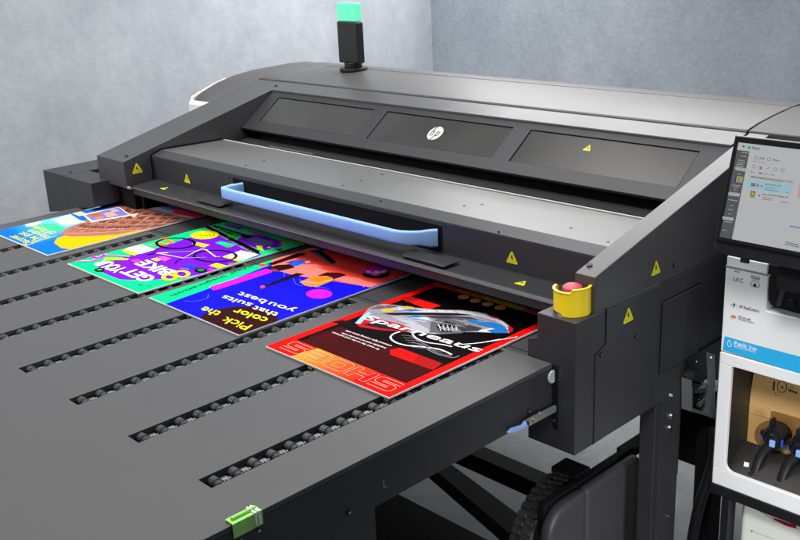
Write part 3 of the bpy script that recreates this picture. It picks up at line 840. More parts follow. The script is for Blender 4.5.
# --- window panel (lid) : slanted plane with three windows
LB = Vector((0, 2.434, .259)); LT = Vector((0, 2.613, .388)); ld = (LT - LB).normalized(); ln = Vector((0, -ld.z, ld.y))
LP = Plane(LB, ln); LEN = (LT - LB).length
def lp(x, s, d=0.): return Vector((x, 0, 0)) + LB + ld * s + ln * d
wins = [(-3.464, -2.856), (-2.783, -2.158), (-2.083, -1.458)]
s0, s1 = .049, .195
lid = MB(); xs = [XL + .003] + [x for w in wins for x in w] + [XRI - .003]; ss = [0, s0, s1, LEN]
Vv = {(i, j): lid.bm.verts.new(lp(x, s)) for i, x in enumerate(xs) for j, s in enumerate(ss)}
kk = lid.mi(mat('lid frame paint', (.021, .020, .024), .45, noise=.06, nscale=14, bump=.2, bscale=900))
for i in range(len(xs) - 1):
    for j in range(3):
        if j == 1 and i % 2 == 1: continue
        lid.bm.faces.new((Vv[i, j], Vv[i + 1, j], Vv[i + 1, j + 1], Vv[i, j + 1])).material_index = kk
lid = lid.build('window_panel', pr)
for f in lid.data.polygons: pass
md = lid.modifiers.new('s', 'SOLIDIFY'); md.thickness = .012; md.offset = -1
if lid.data.polygons[0].normal.dot(ln) < 0: lid.data.flip_normals()
bev(lid, .0012)
for wi, (xa, xb) in enumerate(wins):
    w = MB(); g = .003
    w.prism([lp(xa + g, s0 + g, -.0035), lp(xb - g, s0 + g, -.0035), lp(xb - g, s1 - g, -.0035), lp(xa + g, s1 - g, -.0035)], -ln * .005, GLASSM)
    w = w.build('window', pr)
    MB().prism([lp(xa - .01, s0 - .01, -.0125), lp(xb + .01, s0 - .01, -.0125), lp(xb + .01, s1 + .01, -.0125), lp(xa - .01, s1 + .01, -.0125)], -ln * .003, DARK).build('window_seal', w)
lg = Art(Plane(lp(0, 0, -.0035), ln)); c = LP.at(435.3, 133.3, -.0035)
def disc3(A, c, r, m, n=36):
    X = Vector((1, 0, 0)); Y = ld
    A.poly3([c + ln * A.lift + X * r * math.cos(t_) + Y * r * math.sin(t_) for t_ in [2 * math.pi * j / n for j in range(n)]], m)
disc3(lg, c, .033, mat('silver badge', (.58, .58, .57), .3))
KB = P('badge dark', '#141417')
def lpt(dx, dy): return c + Vector((dx, 0, 0)) + ld * dy + ln * lg.lift
for st in ([(-.012, .033), (-.0185, .004)], [(-.0225, -.014), (-.0115, .033)], [(-.0165, .008), (-.006, .008), (-.0105, -.014)], [(-.001, -.033), (.0095, .011)], [(.0085, .0085), (.019, .0085), (.0145, -.011), (.0035, -.011)]):
    lg.line3([lpt(*p) for p in st], .0042, KB)
lg.build('round_logo', pr)
# sticker on the right-hand window
def warn(pl, u, v, h, parent, up=None, skew=None):
    A = Art(pl); c_ = pl.at(u, v)
    n = pl.n
    upv = Vector(up) if up else Vector((0, 0, 1)); upv = (upv - n * upv.dot(n)).normalized(); rv = upv.cross(n).normalized()
    def T(s, lift): return [c_ + n * lift + (rv * x + upv * y) * s for x, y in ((-.58, -.4), (-.52, -.5), (.52, -.5), (.58, -.4), (.06, .5), (-.06, .5))]
    A.poly3(T(h, .0004), WARN); A.lift = .0007
    def q(x, y): return c_ + n * A.lift + (rv * x + upv * y) * h
    A.poly3([q(-.02, .22), q(.07, .2), (q(.02, .0)), q(.14, -.02), q(-.03, -.32), q(.0, -.08), q(-.13, -.06)], WARNB)
    A.line3([q(-.36, -.36), q(.36, -.36), q(0, .3)], h * .03, WARNB, True)
    return A.build('warning_sticker', parent)
warn(Plane(lp(0, 0, -.0035), ln), 588, 148, .024, pr, up=ld)
warn(CF, 512, 257.5, .034, pr); warn(CF, 187, 178.5, .034, pr)
warn(Plane(SP.p, SP.n), 522, 283, .028, sh, up=(0, 1, 0)); warn(Plane(SP.p, SP.n), 165, 188.3, .028, sh, up=(0, 1, 0))

# --- hood
hd = MB(); ys1 = 2.712
hs = (.424, .10)
def hz(y): return .4215 + .105 * (y - 2.705)
# strip in front of the first seam (arm plane)
st_ = MB(); st_.xprism([(2.613, .386), (2.613, armz(2.613)), (2.701, armz(2.701)), (2.701, .38)], XL + .002, -1.372, ARMM); st_.build('hood_front_strip', pr, .002)
hprof = [(2.7095, .38), (2.7095, .4195), (2.7135, .4235), (2.78, .4345), (2.86, .443), (2.93, .4485), (2.996, .4515), (2.996, .38)]
hd.xprism(hprof, -3.63, -1.378, HOODM); hd = hd.build('hood', pr, .0025, True, 3)
bk = MB(); bk.xprism([(3.001, .38), (3.001, .452), (3.05, .453), (3.10, .448), (3.14, .43), (3.16, .40), (3.16, -.2), (2.9, -.2), (2.9, .3)], -3.63, -1.378, HOODM)
bk.build('hood_back', pr, .0025, True, 3)
MB().box((-3.62, 2.69, .375), (-1.385, 3.01, .396), DARK).build('hood_seam', hd)
# end caps
def cap(name, xa, xb, front, m):
    q = MB(); q.xprism(front, xa, xb, m); return q.build(name, pr, .004, True, 3)
outer = [(2.432, .345), (2.445, .366), (2.48, .384), (2.56, .414), (2.65, .433), (2.75, .4445), (2.86, .4485), (2.98, .4515), (3.08, .448), (3.14, .43), (3.16, .40)]
def inner_z(y): return armz(y) if y < 2.705 else (hz(y) if y < 3.0 else None)
cm = MB(); k0 = cm.mi(HOODM); rows = []
for f in (0, .08, .2, .4, .6, .8, 1.0):
    x = -3.885 + (.1265) * f; e = f * f * (3 - 2 * f); row = []
    for (y, z) in outer:
        zi = inner_z(y); zi = z if zi is None else zi - .0015
        row.append(cm.bm.verts.new((x, y, z * (1 - e) + zi * e - (.006 if f == 0 else 0))))
    row = [cm.bm.verts.new((x, 2.432, -.1))] + row + [cm.bm.verts.new((x, 3.16, -.1))]
    rows.append(row)
for A_, B_ in zip(rows, rows[1:]):
    for jx in range(len(A_) - 1): cm.bm.faces.new((A_[jx], A_[jx + 1], B_[jx + 1], B_[jx])).material_index = k0
cm.bm.faces.new(rows[0]); cm.bm.faces.new(rows[-1])
cm.build('end_cap', pr, None, True)
he = MB(); he.xprism([(2.707, .30), (2.707, .4195), (2.712, .4235), (2.78, .4345), (2.86, .443), (2.93, .4485), (2.998, .4515), (3.05, .453), (3.10, .448), (3.14, .43), (3.16, .40), (3.16, .1), (2.8, .1)], -3.6325, -3.7575, HOODM)
he.build('hood_end', pr, .0015, True)
cap('end_cap', -1.372, -.60, [(2.708, .10), (2.708, .4225), (2.78, .435), (2.86, .4435), (2.98, .4525), (3.08, .449), (3.14, .43), (3.16, .40), (3.16, -.2), (2.708, -.2)], mat('end cap plastic', (.05, .048, .05), .5, spec=.5))
wc = MB(); wc.xprism([(2.418, -.1), (2.418, .345), (2.43, .365), (2.46, .377), (2.56, .4105), (2.62, .424), (2.62, .40), (2.52, .335), (2.50, -.1)], -3.900, -3.8865, WHITEP)
wc.build('white_side_trim', pr, .004)
wq = MB(); wq.xprism([(2.412, -.1), (2.412, .335), (2.424, .350), (2.4295, .35), (2.4295, -.1)], -3.8999, -3.70, WHITEP); wq.build('white_front_trim', pr, .003)

# --- arms
def arm(xa, xb, ya, yb, low):
    q = MB(); q.xprism([(ya, low), (ya, armz(ya)), (yb, armz(yb)), (yb, low)], xa, xb, ARMM)
    return q.build('side_arm', pr, .0025, seg=3)
ar = arm(XRI, XR, 1.865, 2.703, .118)
al = arm(XLO, XL, 1.865, 2.700, .105)
AP = Plane((0, 1.865, .213), (0, -.245, 1))
for u, v, pa in ((589.5, 265.5, ar), (126.5, 156.3, al), (276, 86, al)):
    p = AP.at(u, v); MB().cyl(p, p + AP.n * .003, .0075, BLACK, 14).build('screw', pa)
# inner black lining where left arm meets the cover
MB().xprism([(1.985, .10), (1.985, .222), (2.037, .238), (2.33, .2305), (2.33, .10)], XL + .0004, XL + .0035, DARK).build('arm_gasket', al)
# right flank below the arm
RP = Plane((XR, 0, 0), (1, 0, 0))
fl = MB(); fl.xprism([(1.91, .117), (2.703, .117), (2.95, .30), (2.95, -.14), (2.30, -.14), (2.30, -.23), (2.14, -.23), (1.91, -.23)], XRI + .002, XR - .0, SIDE)
fl = fl.build('right_flank', pr, .001)
MB().box((XR - .001, 2.163, -.14), (XR + .0015, 2.364, .066), DARK).build('panel_gap', pr)
boxo('access_panel', (XR + .0016, 2.166, -.141), (XR + .004, 2.360, .0615), CHAR, pr, .001)
warn(RP, 656, 267.8, .036, pr)
p = RP.at(674, 265); MB().cyl(p, p + Vector((.004, 0, 0)), .006, BLACK, 14).cyl(p + Vector((.004, 0, 0)), p + Vector((.0045, 0, 0)), .003, STEEL, 10).build('screw', pr)
PLF = Plane((XL, 0, 0), (1, 0, 0)); warn(PLF, 137, 168.3, .040, al)

# --- right control box with emergency stop
XB = -1.301
cb = MB(); cb.prism([(-1.417, 1.785, .121), (XB, 1.785, .121), (XB, 1.785, -.230), (-1.447, 1.785, -.230), (-1.447, 1.785, .045), (-1.417, 1.785, .055)], (0, .1195, 0), CHAR)
cb = cb.build('control_box', pr, .0022, seg=3)
# second housing section with its stepped cover plate
c2 = MB(); c2.prism([(XB - .0005, 1.9065, .1225), (XB - .0005, 2.148, .1225), (XB - .0005, 2.148, -.229), (XB - .0005, 1.9065, -.229)], (-.12, 0, 0), CHAR)
c2.build('rear_housing', cb, .002)
yb_ = Plane((XB, 0, 0), (1, 0, 0))
stp = [yb_.at(606.5, 309), yb_.at(606.5, 341.5), yb_.at(592.5, 350.5), yb_.at(592.5, 446)]
a_ = Art(yb_); a_.lift = .0012
pl = MB(); pl.prism([(XB, 1.9075, .119), (XB, 2.144, .119), (XB, 2.144, -.226), (XB, 1.8635, -.226), (XB, 1.8635, .013), (XB, 1.9075, .030)], (.0026, 0, 0), CHAR)
pl = pl.build('cover_plate', cb, .0008)
MB().prism([(XB - .0004, 1.9045, .122), (XB - .0004, 1.9045, .032), (XB - .0004, 1.8605, .015), (XB - .0004, 1.8605, -.229), (XB - .0004, 1.868, -.229), (XB - .0004, 1.868, .01), (XB - .0004, 1.911, .027), (XB - .0004, 1.911, .122)], (.0008, 0, 0), DARK).build('plate_gap', cb)
for u, v in ((600.7, 354.7), (636, 336)):
    p = yb_.at(u, v, .003); MB().cyl(p, p + Vector((.0035, 0, 0)), .006, BLACK, 14).cyl(p + Vector((.0035, 0, 0)), p + Vector((.004, 0, 0)), .0028, STEEL, 10).build('screw', cb)
warn(Plane((XB + .0028, 0, 0), (1, 0, 0)), 628.3, 315, .038, cb)
# slit beside the table with a white guide wheel
boxo('slit', (-1.368, 1.7835, -.176), (-1.352, 1.7855, -.004), DARK, cb, None)
MB().cyl((-1.3675, 1.778, -.032), (-1.362, 1.778, -.032), .0165, LGREY, 24).build('guide_wheel', cb, .001)
w_ = MB(); w_.cyl((-1.3605, 1.7825, -.128), (-1.3605, 1.779, -.128), .0035, STEEL, 10); w_.cyl((-1.3605, 1.7825, -.15), (-1.3605, 1.779, -.15), .0035, STEEL, 10); w_.build('screw', cb)
# latch lever, blue tip
lv = MB(); LA = Plane((-1.352, 0, 0), (1, 0, 0))
pts = [LA.at(556.5, 405.5), LA.at(556.5, 411.5), LA.at(541, 420), LA.at(528, 427), LA.at(526, 421), LA.at(536, 415.5)]
lv.prism(pts, (-.006, 0, 0), RSTEEL); q0 = LA.at(534, 419.5)
lv.cyl(q0, q0 + Vector((.004, 0, 0)), .006, mat('brass', (.5, .38, .2), .35, metal=1), 14); lv.cyl(q0 + Vector((-.001, .02, 0.01)), q0 + Vector((.003, .02, .01)), .004, STEEL, 10)
lv = lv.build('latch_lever', pr, .0008)
lt = MB(); lt.prism([LA.at(529, 420.5), LA.at(529, 426), LA.at(514, 432.7), LA.at(508.5, 433), LA.at(513, 428.5), LA.at(523, 425.5), LA.at(526, 421.5)], (-.007, 0, 0), BLUEH)
lt.build('lever_tip', lv, .001)
# emergency stop
ES = Vector((-1.357, 1.845, .1212))
es = MB(); es.cyl(ES, ES + Vector((0, 0, .036)), .020, BLACK, 28); es = es.build('emergency_stop', cb)
bt = MB(); n = 32; prof = [(0, .070), (.012, .0695), (.019, .068), (.0235, .064), (.0245, .058), (.022, .050), (.014, .040), (0, .038)]
for A, B in zip(prof, prof[1:]):
    for j in range(n):
        t0, t1 = 2 * math.pi * j / n, 2 * math.pi * (j + 1) / n
        qd = [ES + Vector((r * math.cos(t_), r * math.sin(t_), z)) for r, z, t_ in ((A[0], A[1], t0), (A[0], A[1], t1), (B[0], B[1], t1), (B[0], B[1], t0))]
        if A[0] == 0: qd = qd[1:]
        if B[0] == 0: qd = qd[:3]
        bt.face(qd, REDB)
bmesh.ops.remove_doubles(bt.bm, verts=bt.bm.verts, dist=1e-6)
bt.build('push_button', es, None, True)
# open yellow collar: wall over ~290 degrees, top rim dips towards the opening
col_ = MB(); ro, ri = .0455, .0405; A0, A1 = math.radians(-178), math.radians(96); N = 44
def ht(f):
    e = min(f, 1 - f); return .071 * (1 if e > .05 else (.80 + .2 * e / .05)) - .006 * math.exp(-((f - .08) / .05) ** 2) * 0
rg = []
for j in range(N + 1):
    f = j / N; th = A0 + (A1 - A0) * f; cx_, sy_ = math.cos(th), math.sin(th); h = ht(f); b0 = .0
    if .13 < f < .32: b0 = .0075
    hh = .062 if f < .5 else .072
    h = min(h, hh + .0) if f < .45 else h
    rg.append([col_.bm.verts.new(ES + Vector((r * cx_, r * sy_, z))) for r, z in ((ro, b0), (ro, h - .003), (ro + .0022, h - .0025), (ro + .0022, h), (ri, h), (ri, b0))])
k0 = col_.mi(YEL)
for A, B in zip(rg, rg[1:]):
    for j in range(6): col_.bm.faces.new((A[j], A[(j + 1) % 6], B[(j + 1) % 6], B[j])).material_index = k0
col_.bm.faces.new(rg[0]); col_.bm.faces.new(rg[-1])
col_.build('guard_collar', es, .0008, True)

# --- left end box
lb = MB(); lb.prism([(-4.117, 1.788, .119), (-3.925, 1.788, .121), (-3.925, 1.788, -.030), (-4.117, 1.788, -.068)], (0, .30, 0), CHAR)
lb = lb.build('left_end_box', pr, .002)
l2 = MB(); l2.prism([(-3.919, 1.785, .1215), (-3.680, 1.785, .1215), (-3.680, 1.785, .024), (-3.72, 1.785, .012), (-3.76, 1.785, .008), (-3.919, 1.785, -.026)], (0, .118, 0), CHAR); l2.build('left_box_cover', lb, .002)
MB().box((-3.926, 1.79, -.04), (-3.9185, 1.9, .117), DARK).box((-3.93, 1.905, -.03), (-3.56, 2.05, .105), DARK).build('box_gap', lb)
p = Plane((0, 0, .12), (0, 0, 1)).at(70.5, 172.3); MB().cyl(p, p + Vector((0, 0, .003)), .006, BLACK, 12).build('screw', lb)
MB().cyl((-3.545, 1.872, .108), (-3.52, 1.872, .108), .006, GPRINT, 14).build('shelf_end_bolt', sh)
MB().box((-3.665, 1.93, .0), (-3.535, 2.05, .09), DARK).build('under_arm_shade', lb)  # dark block stands in for the shade under the left arm

# --- status lamp
LX0, LX1, LY0, LY1, LZ = -3.455, -3.312, 2.93, 2.972, .484
la = MB(); la.cyl((-3.38, 2.955, .449), (-3.38, 2.955, .462), .062, BLACK, 30); la.cyl((-3.38, 2.955, .462), (-3.38, 2.955, .486), .040, BLACK, 24); la = la.build('status_lamp', pr, .003)
def slab(name, x0_, x1_, y0_, y1_, z0_, z1_, m, par, w):
    return boxo(name, (x0_, y0_, z0_), (x1_, y1_, z1_), m, par, w)
lbdy = slab('lamp_body', LX0 + .004, LX1 - .004, LY0, LY1, .482, .663, mat('lamp body', (.018, .018, .019), .35), la, .009)
lbdy.modifiers[0].segments = 4
ll = slab('lamp_lens', LX0 + .006, LX1 - .008, LY0 + .003, LY1 - .003, .6635, .741, LENS, la, .008); ll.modifiers[0].segments = 4

# --- leg frame and lower structure
co = MB(); co.box((XRI + .01, 2.160, FLOOR), (XR - .002, 2.290, -.2305), SIDE); co = co.build('support_column', pr, .002)
CP = Plane((XR - .002, 0, 0), (1, 0, 0))
MB().box((XR - .0025, 2.163, FLOOR + .01), (XR + .012, 2.176, -.235), SIDE).build('column_flange', co)
boxo('column_face', (XR - .0015, 2.18, -.50), (XR + .001, 2.288, -.20), SIDE, co, .001)
for u, v, r, m in ((669, 394.5, .005, LGREY), (669.5, 415.5, .0095, STEEL), (668, 427.5, .0095, STEEL)):
    p = CP.at(u, v); MB().cyl(p, p + Vector((.010, 0, 0)), r, m, 16, r * .7).build('bolt', co)
p = CP.at(660, 413); MB().cyl(p + Vector((.0005, -.0, 0)), p + Vector((.0032, 0, 0)), .010, DARK, 16).build('cable_hole', co)
for u, v in ((648, 479.5), (648, 492), (658, 524.5), (668, 516)):
    p = CP.at(u, v); MB().cyl(p, p + Vector((.0045, 0, 0)), .0022, STEEL, 10).build('small_rivet', co)
fr = MB()
fr.box((-3.6, 2.113, -.66), (-1.46, 2.178, -.60), DARK)
fr.box((-3.6, 1.20, -.72), (-1.42, 1.785, -.60), DARK)
d0 = Vector((-2.05, 1.905 + .1, -.601)); 
fr.prism([(-2.6, 2.14, -.602), (-1.95, 1.960, -.602), (-1.45, 1.818, -.602), (-1.45, 1.905, -.602), (-1.95, 2.024, -.602), (-2.6, 2.20, -.602)], (0, 0, -.05), DARK)
fr.box((-3.55, 2.3, FLOOR), (-3.45, 2.4, .1), DARK); fr.box((-3.5, 2.62, -.35), (-1.45, 2.70, -.2), DARK)
fr = fr.build('base_frame', pr)
# wheel fender and wheel
FEND = mat('fender plastic', (.045, .044, .046), .5, noise=.1, bump=.2)
fd = MB(); r = .085; ym, yM, zt = 1.838, 2.292, -.474
arc = [(ym + r - r * math.sin(t_), zt - r + r * math.cos(t_)) for t_ in [math.pi / 2 * j / 10 for j in range(11)]]
arc = [(2.01, FLOOR + .02), (2.01, zt)] + arc[0:] + [(ym, FLOOR + .02)]
fd.xprism([(2.005, zt)] + arc[2:-1] + [(ym, FLOOR + .02), (2.005, FLOOR + .02)], -1.418, -1.455, FEND)
fd.xprism([(yM, FLOOR + .02), (yM, zt - .03), (yM - .03, zt), (2.0075, zt), (2.0075, FLOOR + .02)], -1.418, -1.455, FEND)
fd = fd.build('wheel_fender', pr, .014, seg=3)
MB().box((-1.456, 1.86, -.55), (-1.475, yM, -.468), DARK).box((-1.56, 2.03, -.50), (-1.475, 2.10, -.462), DARK).box((-1.50, 2.27, -.505), (-1.457, 2.62, -.478), DARK).build('fender_bracket', fd)
wh = MB(); n = 60; WC = Vector((-1.52, 2.005, -.655)); WR_ = .19
wh.cyl(WC + Vector((.035, 0, 0)), WC + Vector((-.035, 0, 0)), WR_ - .012, RUBBER, 64); wh.cyl(WC + Vector((.05, 0, 0)), WC + Vector((.036, 0, 0)), WR_ * .82, BLACK, 48)
wh = wh.build('caster_wheel', pr, .008, seg=3)
kn = MB()
for k in range(46):
    th = 2 * math.pi * k / 46; up_ = Vector((0, math.cos(th), math.sin(th))); tg = Vector((0, -math.sin(th), math.cos(th)))
    for sx in (-1, 1):
        c_ = WC + up_ * (WR_ - .013) + Vector((.016 * sx, 0, 0)) + tg * (.008 * sx)
        kn.prism([c_ + Vector((dx, 0, 0)) + tg * dt for dx, dt in ((-.015, -.009), (.015, -.007), (.015, .006), (-.015, .008))], up_ * .009, RUBBER)
kn.build('tread', wh, .002)

# --- steel bracket and dark rail between the printer and the ink cabinet
BX = Plane((-1.27, 0, 0), (1, 0, 0))
br = MB(); out_ = [BX.at(*q) for q in ((691, 380), (710, 384.5), (710, 417), (691, 411.5))]; inn = [BX.at(*q) for q in ((693, 382.7), (707.7, 386.5), (707.7, 413), (693, 408.5))]
for j in range(4): br.prism([out_[j], out_[(j + 1) % 4], inn[(j + 1) % 4], inn[j]], (-.03, 0, 0), RSTEEL)
br.prism([BX.at(706.2, 352), BX.at(712.5, 354), BX.at(713, 418), BX.at(708.5, 417)], (.008, 0, 0), RSTEEL)
p = BX.at(699, 391.5); br.cyl(p + Vector((-.02, 0, 0)), p + Vector((.0, .03, 0)), .012, STEEL, 16); p = BX.at(698, 405); br.cyl(p, p + Vector((0, .03, .005)), .008, STEEL, 14)
p = BX.at(709, 357); br.cyl(p, p + Vector((.01, 0, 0)), .008, STEEL, 12); p = BX.at(696, 361.5); br.cyl(p, p + Vector((.004, 0, 0)), .004, STEEL, 12)
br.build('steel_bracket', pr, .001)
kb = MB(); kb.box((-1.33, 2.30, -.30), (-1.30, 2.55, -.142), BLACK); kb.cyl((-1.30, 2.31, -.20), (-1.27, 2.31, -.20), .03, BLACK, 20); kb.box((-1.60, 2.55, -.62), (-1.15, 2.66, -.40), DARK); kb.box((-1.34, 2.45, FLOOR), (-1.28, 2.51, -.3), DARK)
kb.build('bracket_housing', pr)
rp = MB(); rp.box((-1.60, 2.40, -.265), (-1.26, 2.43, -.245), LGREY); rp.build('support_rod', pr)
# black hose
hp = [(-1.235, 2.36, -.36), (-1.228, 2.352, -.44), (-1.240, 2.345, -.52), (-1.258, 2.34, -.60), (-1.272, 2.34, -.70), (-1.28, 2.34, -.80), (-1.29, 2.36, FLOOR + .02)]
tag(MB().tube(spline(hp, 6), .016, BLACK, 14).build('cable_hose', None, None, True), 'thick black hose hanging down beside the ink cabinet', 'hose')

# ================================================================== INK CABINET
cbn = thing('ink_cabinet', 'white ink supply cabinet with blue stripe and open black shelf', 'cabinet')
CY = 2.2; FP = Plane((0, CY, 0), (0, -1, 0)); CX0, CX1 = -1.150, -.55
# upper drawer
up = MB(); rxa, rza = -1.037, .035     # recess
up.prism([(CX0, CY, -.043), (CX1, CY, -.043), (CX1, CY, .094), (rxa, CY, .094), (rxa, CY, .185), (CX0, CY, .185)], (0, .30, 0), WHITEP)
# slanted lower border of recess
up.box((rxa + .001, CY + .05, .0945), (CX1, CY + .299, .184), BLACK)
up = up.build('drawer_front', cbn, .003)
rc = MB(); rc.prism([FP.at(u, v, .0006) for u, v in ((773, 271), (769.8, 276), (768.5, 299), (770.5, 304), (776, 307.5), (800, 314), (900, 341), (900, 300), (778, 270))], (0, .0008, 0), BLACK)
rc = rc.build('drawer_recess', cbn)
kn_ = MB(); q_ = FP.at(792.5, 302.3); kn_.cyl(q_ + Vector((0, -.001, 0)), q_ + Vector((0, -.012, 0)), .010, mat('glossy black', (.012, .012, .014), .15), 24); kn_.build('recess_knob', rc, .002)
hl = MB(); hl.prism([FP.at(u, v, .002) for u, v in ((784.5, 273), (776, 306), (780, 307), (787.5, 285))], (0, .001, 0), mat('recess edge', (.05, .05, .055), .3)); hl.build('recess_rib', rc)
boxo('top_trim', (CX0, CY + .004, .1865), (-1.043, CY + .3, .212), WHITEP, cbn, .002)
boxo('trim_strip', (CX0 - .0005, CY - .001, .1853), (-1.040, CY + .005, .1882), GPRINT, cbn, None)
boxo('top_back', (-1.043, CY + .01, .187), (CX1, CY + .3, .212), BLACK, cbn, .002)
# printing on the drawer
A = Art(FP)
A.text('LKC', (733.5, 280.5), (743, 283), .0105, KPRINT); A.crop(720, 250, 7.71)
A.text('scan me', (108, 166), (152, 176), .0055, GPRINT, off=.02); A.text('- - -', (104, 262), (134, 268), .003, GPRINT)
A.text('HP Cloud', (236, 208), (306, 222), .0058, GPRINT, off=.02); A.text('download', (240, 220), (305, 234), .005, GPRINT, off=.02)
cl = [(235, 268), (240, 250), (262, 236), (285, 244), (302, 262), (298, 282), (270, 285)]
A.line(cl, .0012, KPRINT, 4, True); A.pdisc(268, 270, 13, 12, KPRINT)
A.text('HP PixelControl', (148, 447), (298, 482), .0085, KPRINT, off=.01)
A.text('HP Learn with', (143, 524), (235, 545), .007, KPRINT, off=.01); A.text('HP Professional Print Service', (140, 540), (262, 570), .006, KPRINT)
A.poly([(235, 262)] * 0 + [(85, 420), (92, 415), (94, 428), (86, 432)], P('print magenta', '#e0189a')); A.poly([(96, 400), (110, 405), (104, 418), (96, 414)], Y2); A.poly([(106, 408), (118, 420), (108, 438), (100, 430)], KPRINT); A.poly([(96, 436), (108, 440), (104, 446)], P('print cyan', '#18a8d8'))
for k, c_ in enumerate(('#f0a818', '#e03a3a', '#e060c0', '#30a040', '#18a8d8', '#f0d020')):
    th = math.radians(200 + k * 30 if False else -20 - k * 32); A.line([(100 + 4 * math.cos(th), 526 + 4 * math.sin(th)), (100 + 24 * math.cos(th), 524 + 22 * math.sin(th))], .0042, P('print ' + c_, c_))
A.line([(128, 420), (127, 452)], .0006, GPRINT); A.line([(124, 510), (123, 542)], .0006, GPRINT)
A.build('printed_labels', cbn)
A = Art(FP); A.lift = .0006
A.poly3([FP.at(u, v, .0006) for u, v in ((725.5, 336.3), (724.3, 337.7), (722.8, 349.8), (760, 361.5), (800, 373.8), (900, 403), (900, 382), (800, 356.6), (760, 346))], CYAN); A.lift = .0009
A.crop(720, 310, 6.75)
A.line([(62, 203), (50, 228), (62, 248), (78, 240), (72, 222)], .0014, WPRINT, 4, True)
A.text('HP Latex Inks', (93, 234), (178, 256), .011, WPRINT, off=.02); A.text('water-based, odorless prints', (93, 249), (240, 290), .006, WPRINT); A.text('Green', (195, 261), (248, 276), .0095, WPRINT, off=.01)
A.build('blue_stripe', cbn)
# lower open box: white frame ring, dark inside
ro_ = [(CX0, -.0455), (CX1, -.0455), (CX1, -.434), (CX0, -.434)]
ix0, ix1, iz0, iz1 = -1.1165, -.60, -.3795, -.077
lo = MB()
lo.box((CX0, CY - .002, -.0455), (CX1, CY + .012, iz1), WHITEP); lo.box((CX0, CY - .002, iz0), (CX1, CY + .012, -.427), WHITEP)
lo.box((CX0, CY - .002, iz1), (ix0, CY + .012, iz0), WHITEP); lo.box((ix1, CY - .002, iz1), (CX1, CY + .012, iz0), WHITEP)
lo = lo.build('shelf_frame', cbn, .002)
# rounded inside corners
for cx_, cz_, sx, sz, rr in ((ix0, iz0, 1, 1, .022), (ix0, iz1, 1, -1, .006)):
    q = MB(); pts = [(cx_ - .0008, CY - .0019, cz_ - .0008 * sz)] + [(cx_ + rr * sx - rr * sx * math.cos(t_), CY - .0019, cz_ + rr * sz - rr * sz * math.sin(t_)) for t_ in [math.pi / 2 * j / 8 for j in range(9)]]
    q.prism(pts, (0, .0125, 0), WHITEP); q.build('corner_fillet', lo)
INB = mat('inner bin plastic', (.014, .013, .012), .5, noise=.3, nscale=20)
inn_ = MB(); inn_.box((ix0 - .004, CY + .0125, iz0), (ix0, CY + .30, iz1), INB); inn_.box((ix0, CY + .29, iz0), (ix1, CY + .30, iz1), INB); inn_.box((ix0, CY + .0125, iz1), (ix1, CY + .30, iz1 + .004), INB)
inn_.box((ix0, CY + .0125, iz0 - .004), (ix1, CY + .30, iz0), INB)
inn_.prism([(ix0, CY + .0125, iz0), (ix0, CY + .10, iz0 + .05), (ix0, CY + .10, iz0)], (ix1 - ix0, 0, 0), INB)
inn_.build('inner_bin', cbn)
IP = Plane((0, CY + .0125, iz0), (0, -.05, .0875))
A = Art(IP); A.poly([(751.3 - 5.8 + .0, 462.0), (749.3, 463), (748.5, 467.2), (743.6, 466), (744.4, 461.5)], WPRINT); A.build('bin_sticker', cbn)
ob = MB(); ob.box((CX0 - .004, CY - .004, -.4275), (CX1, CY + .30, -.458), BLACK); ob.box((CX0 + .03, CY + .0, -.4585), (CX0 + .052, CY + .04, FLOOR), BLACK); ob.box((CX0 + .03, CY + .26, -.4585), (CX0 + .052, CY + .30, FLOOR), BLACK)
ob.box((CX1 - .05, CY, -.4585), (CX1 - .03, CY + .04, FLOOR), BLACK); ob.box((CX0 + .03, CY + .002, -.72), (CX1 - .03, CY + .30, -.705), BLACK)
ob.build('base_shelf', cbn, .002)
boxo('cabinet_side', (CX0 - .0045, CY + .004, -.425), (CX0 - .0005, CY + .3, -.05), RSTEEL, cbn, .001)
boxo('cabinet_back', (CX0 + .01, CY + .302, -.44), (CX1, CY + .31, .21), SIDE, cbn, None)

# kraft carton
ct = thing('ink_carton', 'brown cardboard ink carton with black W mark inside the open shelf', 'carton')
KY = CY + .115; KP = Plane((0, KY, 0), (0, -1, 0))
def kp(u, v, l=0.): return KP.at(u, v, l)
kc = MB(); tl, bl_, = kp(754.3, 368), kp(740.5, 452)
kc.prism([kp(755.5, 360), kp(740.6, 451), Vector((-.70, KY, kp(741, 451).z + .004)), Vector((-.70, KY, kp(755.5, 360).z))], (0, .13, 0), KRAFT)
kc.build('carton_body', ct, .002)
A = Art(KP); KH = P('carton shade line', '#7a5a34', .8)
A.crop(700, 360, 6); A.line([(283, 315), (420, 352)], .001, KH); A.line([(263, 420), (248, 520)], .001, KH)
A.poly([(425, 308), (445, 306), (600, 350), (760, 392), (760, 520), (600, 470), (415, 420)], KRAFTD); A.pdisc(430, 450, 105, 90, KRAFTD)
A.poly([(440, 130), (452, 126), (447, 185), (436, 183)], KPRINT)
A.line([(492 + 27 * math.cos(t_), 161 + 34 * math.sin(t_)) for t_ in [2 * math.pi * j / 24 for j in range(24)]], .0020, KPRINT, closed=True)
A.text('W', (481, 169), (503, 175), .007, KPRINT, off=.04); A.text('HP', (540, 166), (560, 172), .005, KPRINT); A.text('White', (527, 188), (582, 204), .0085, KPRINT, off=.03); A.line([(455, 190), (452, 208), (470, 215)], .0012, KPRINT)
A.build('carton_print', ct)
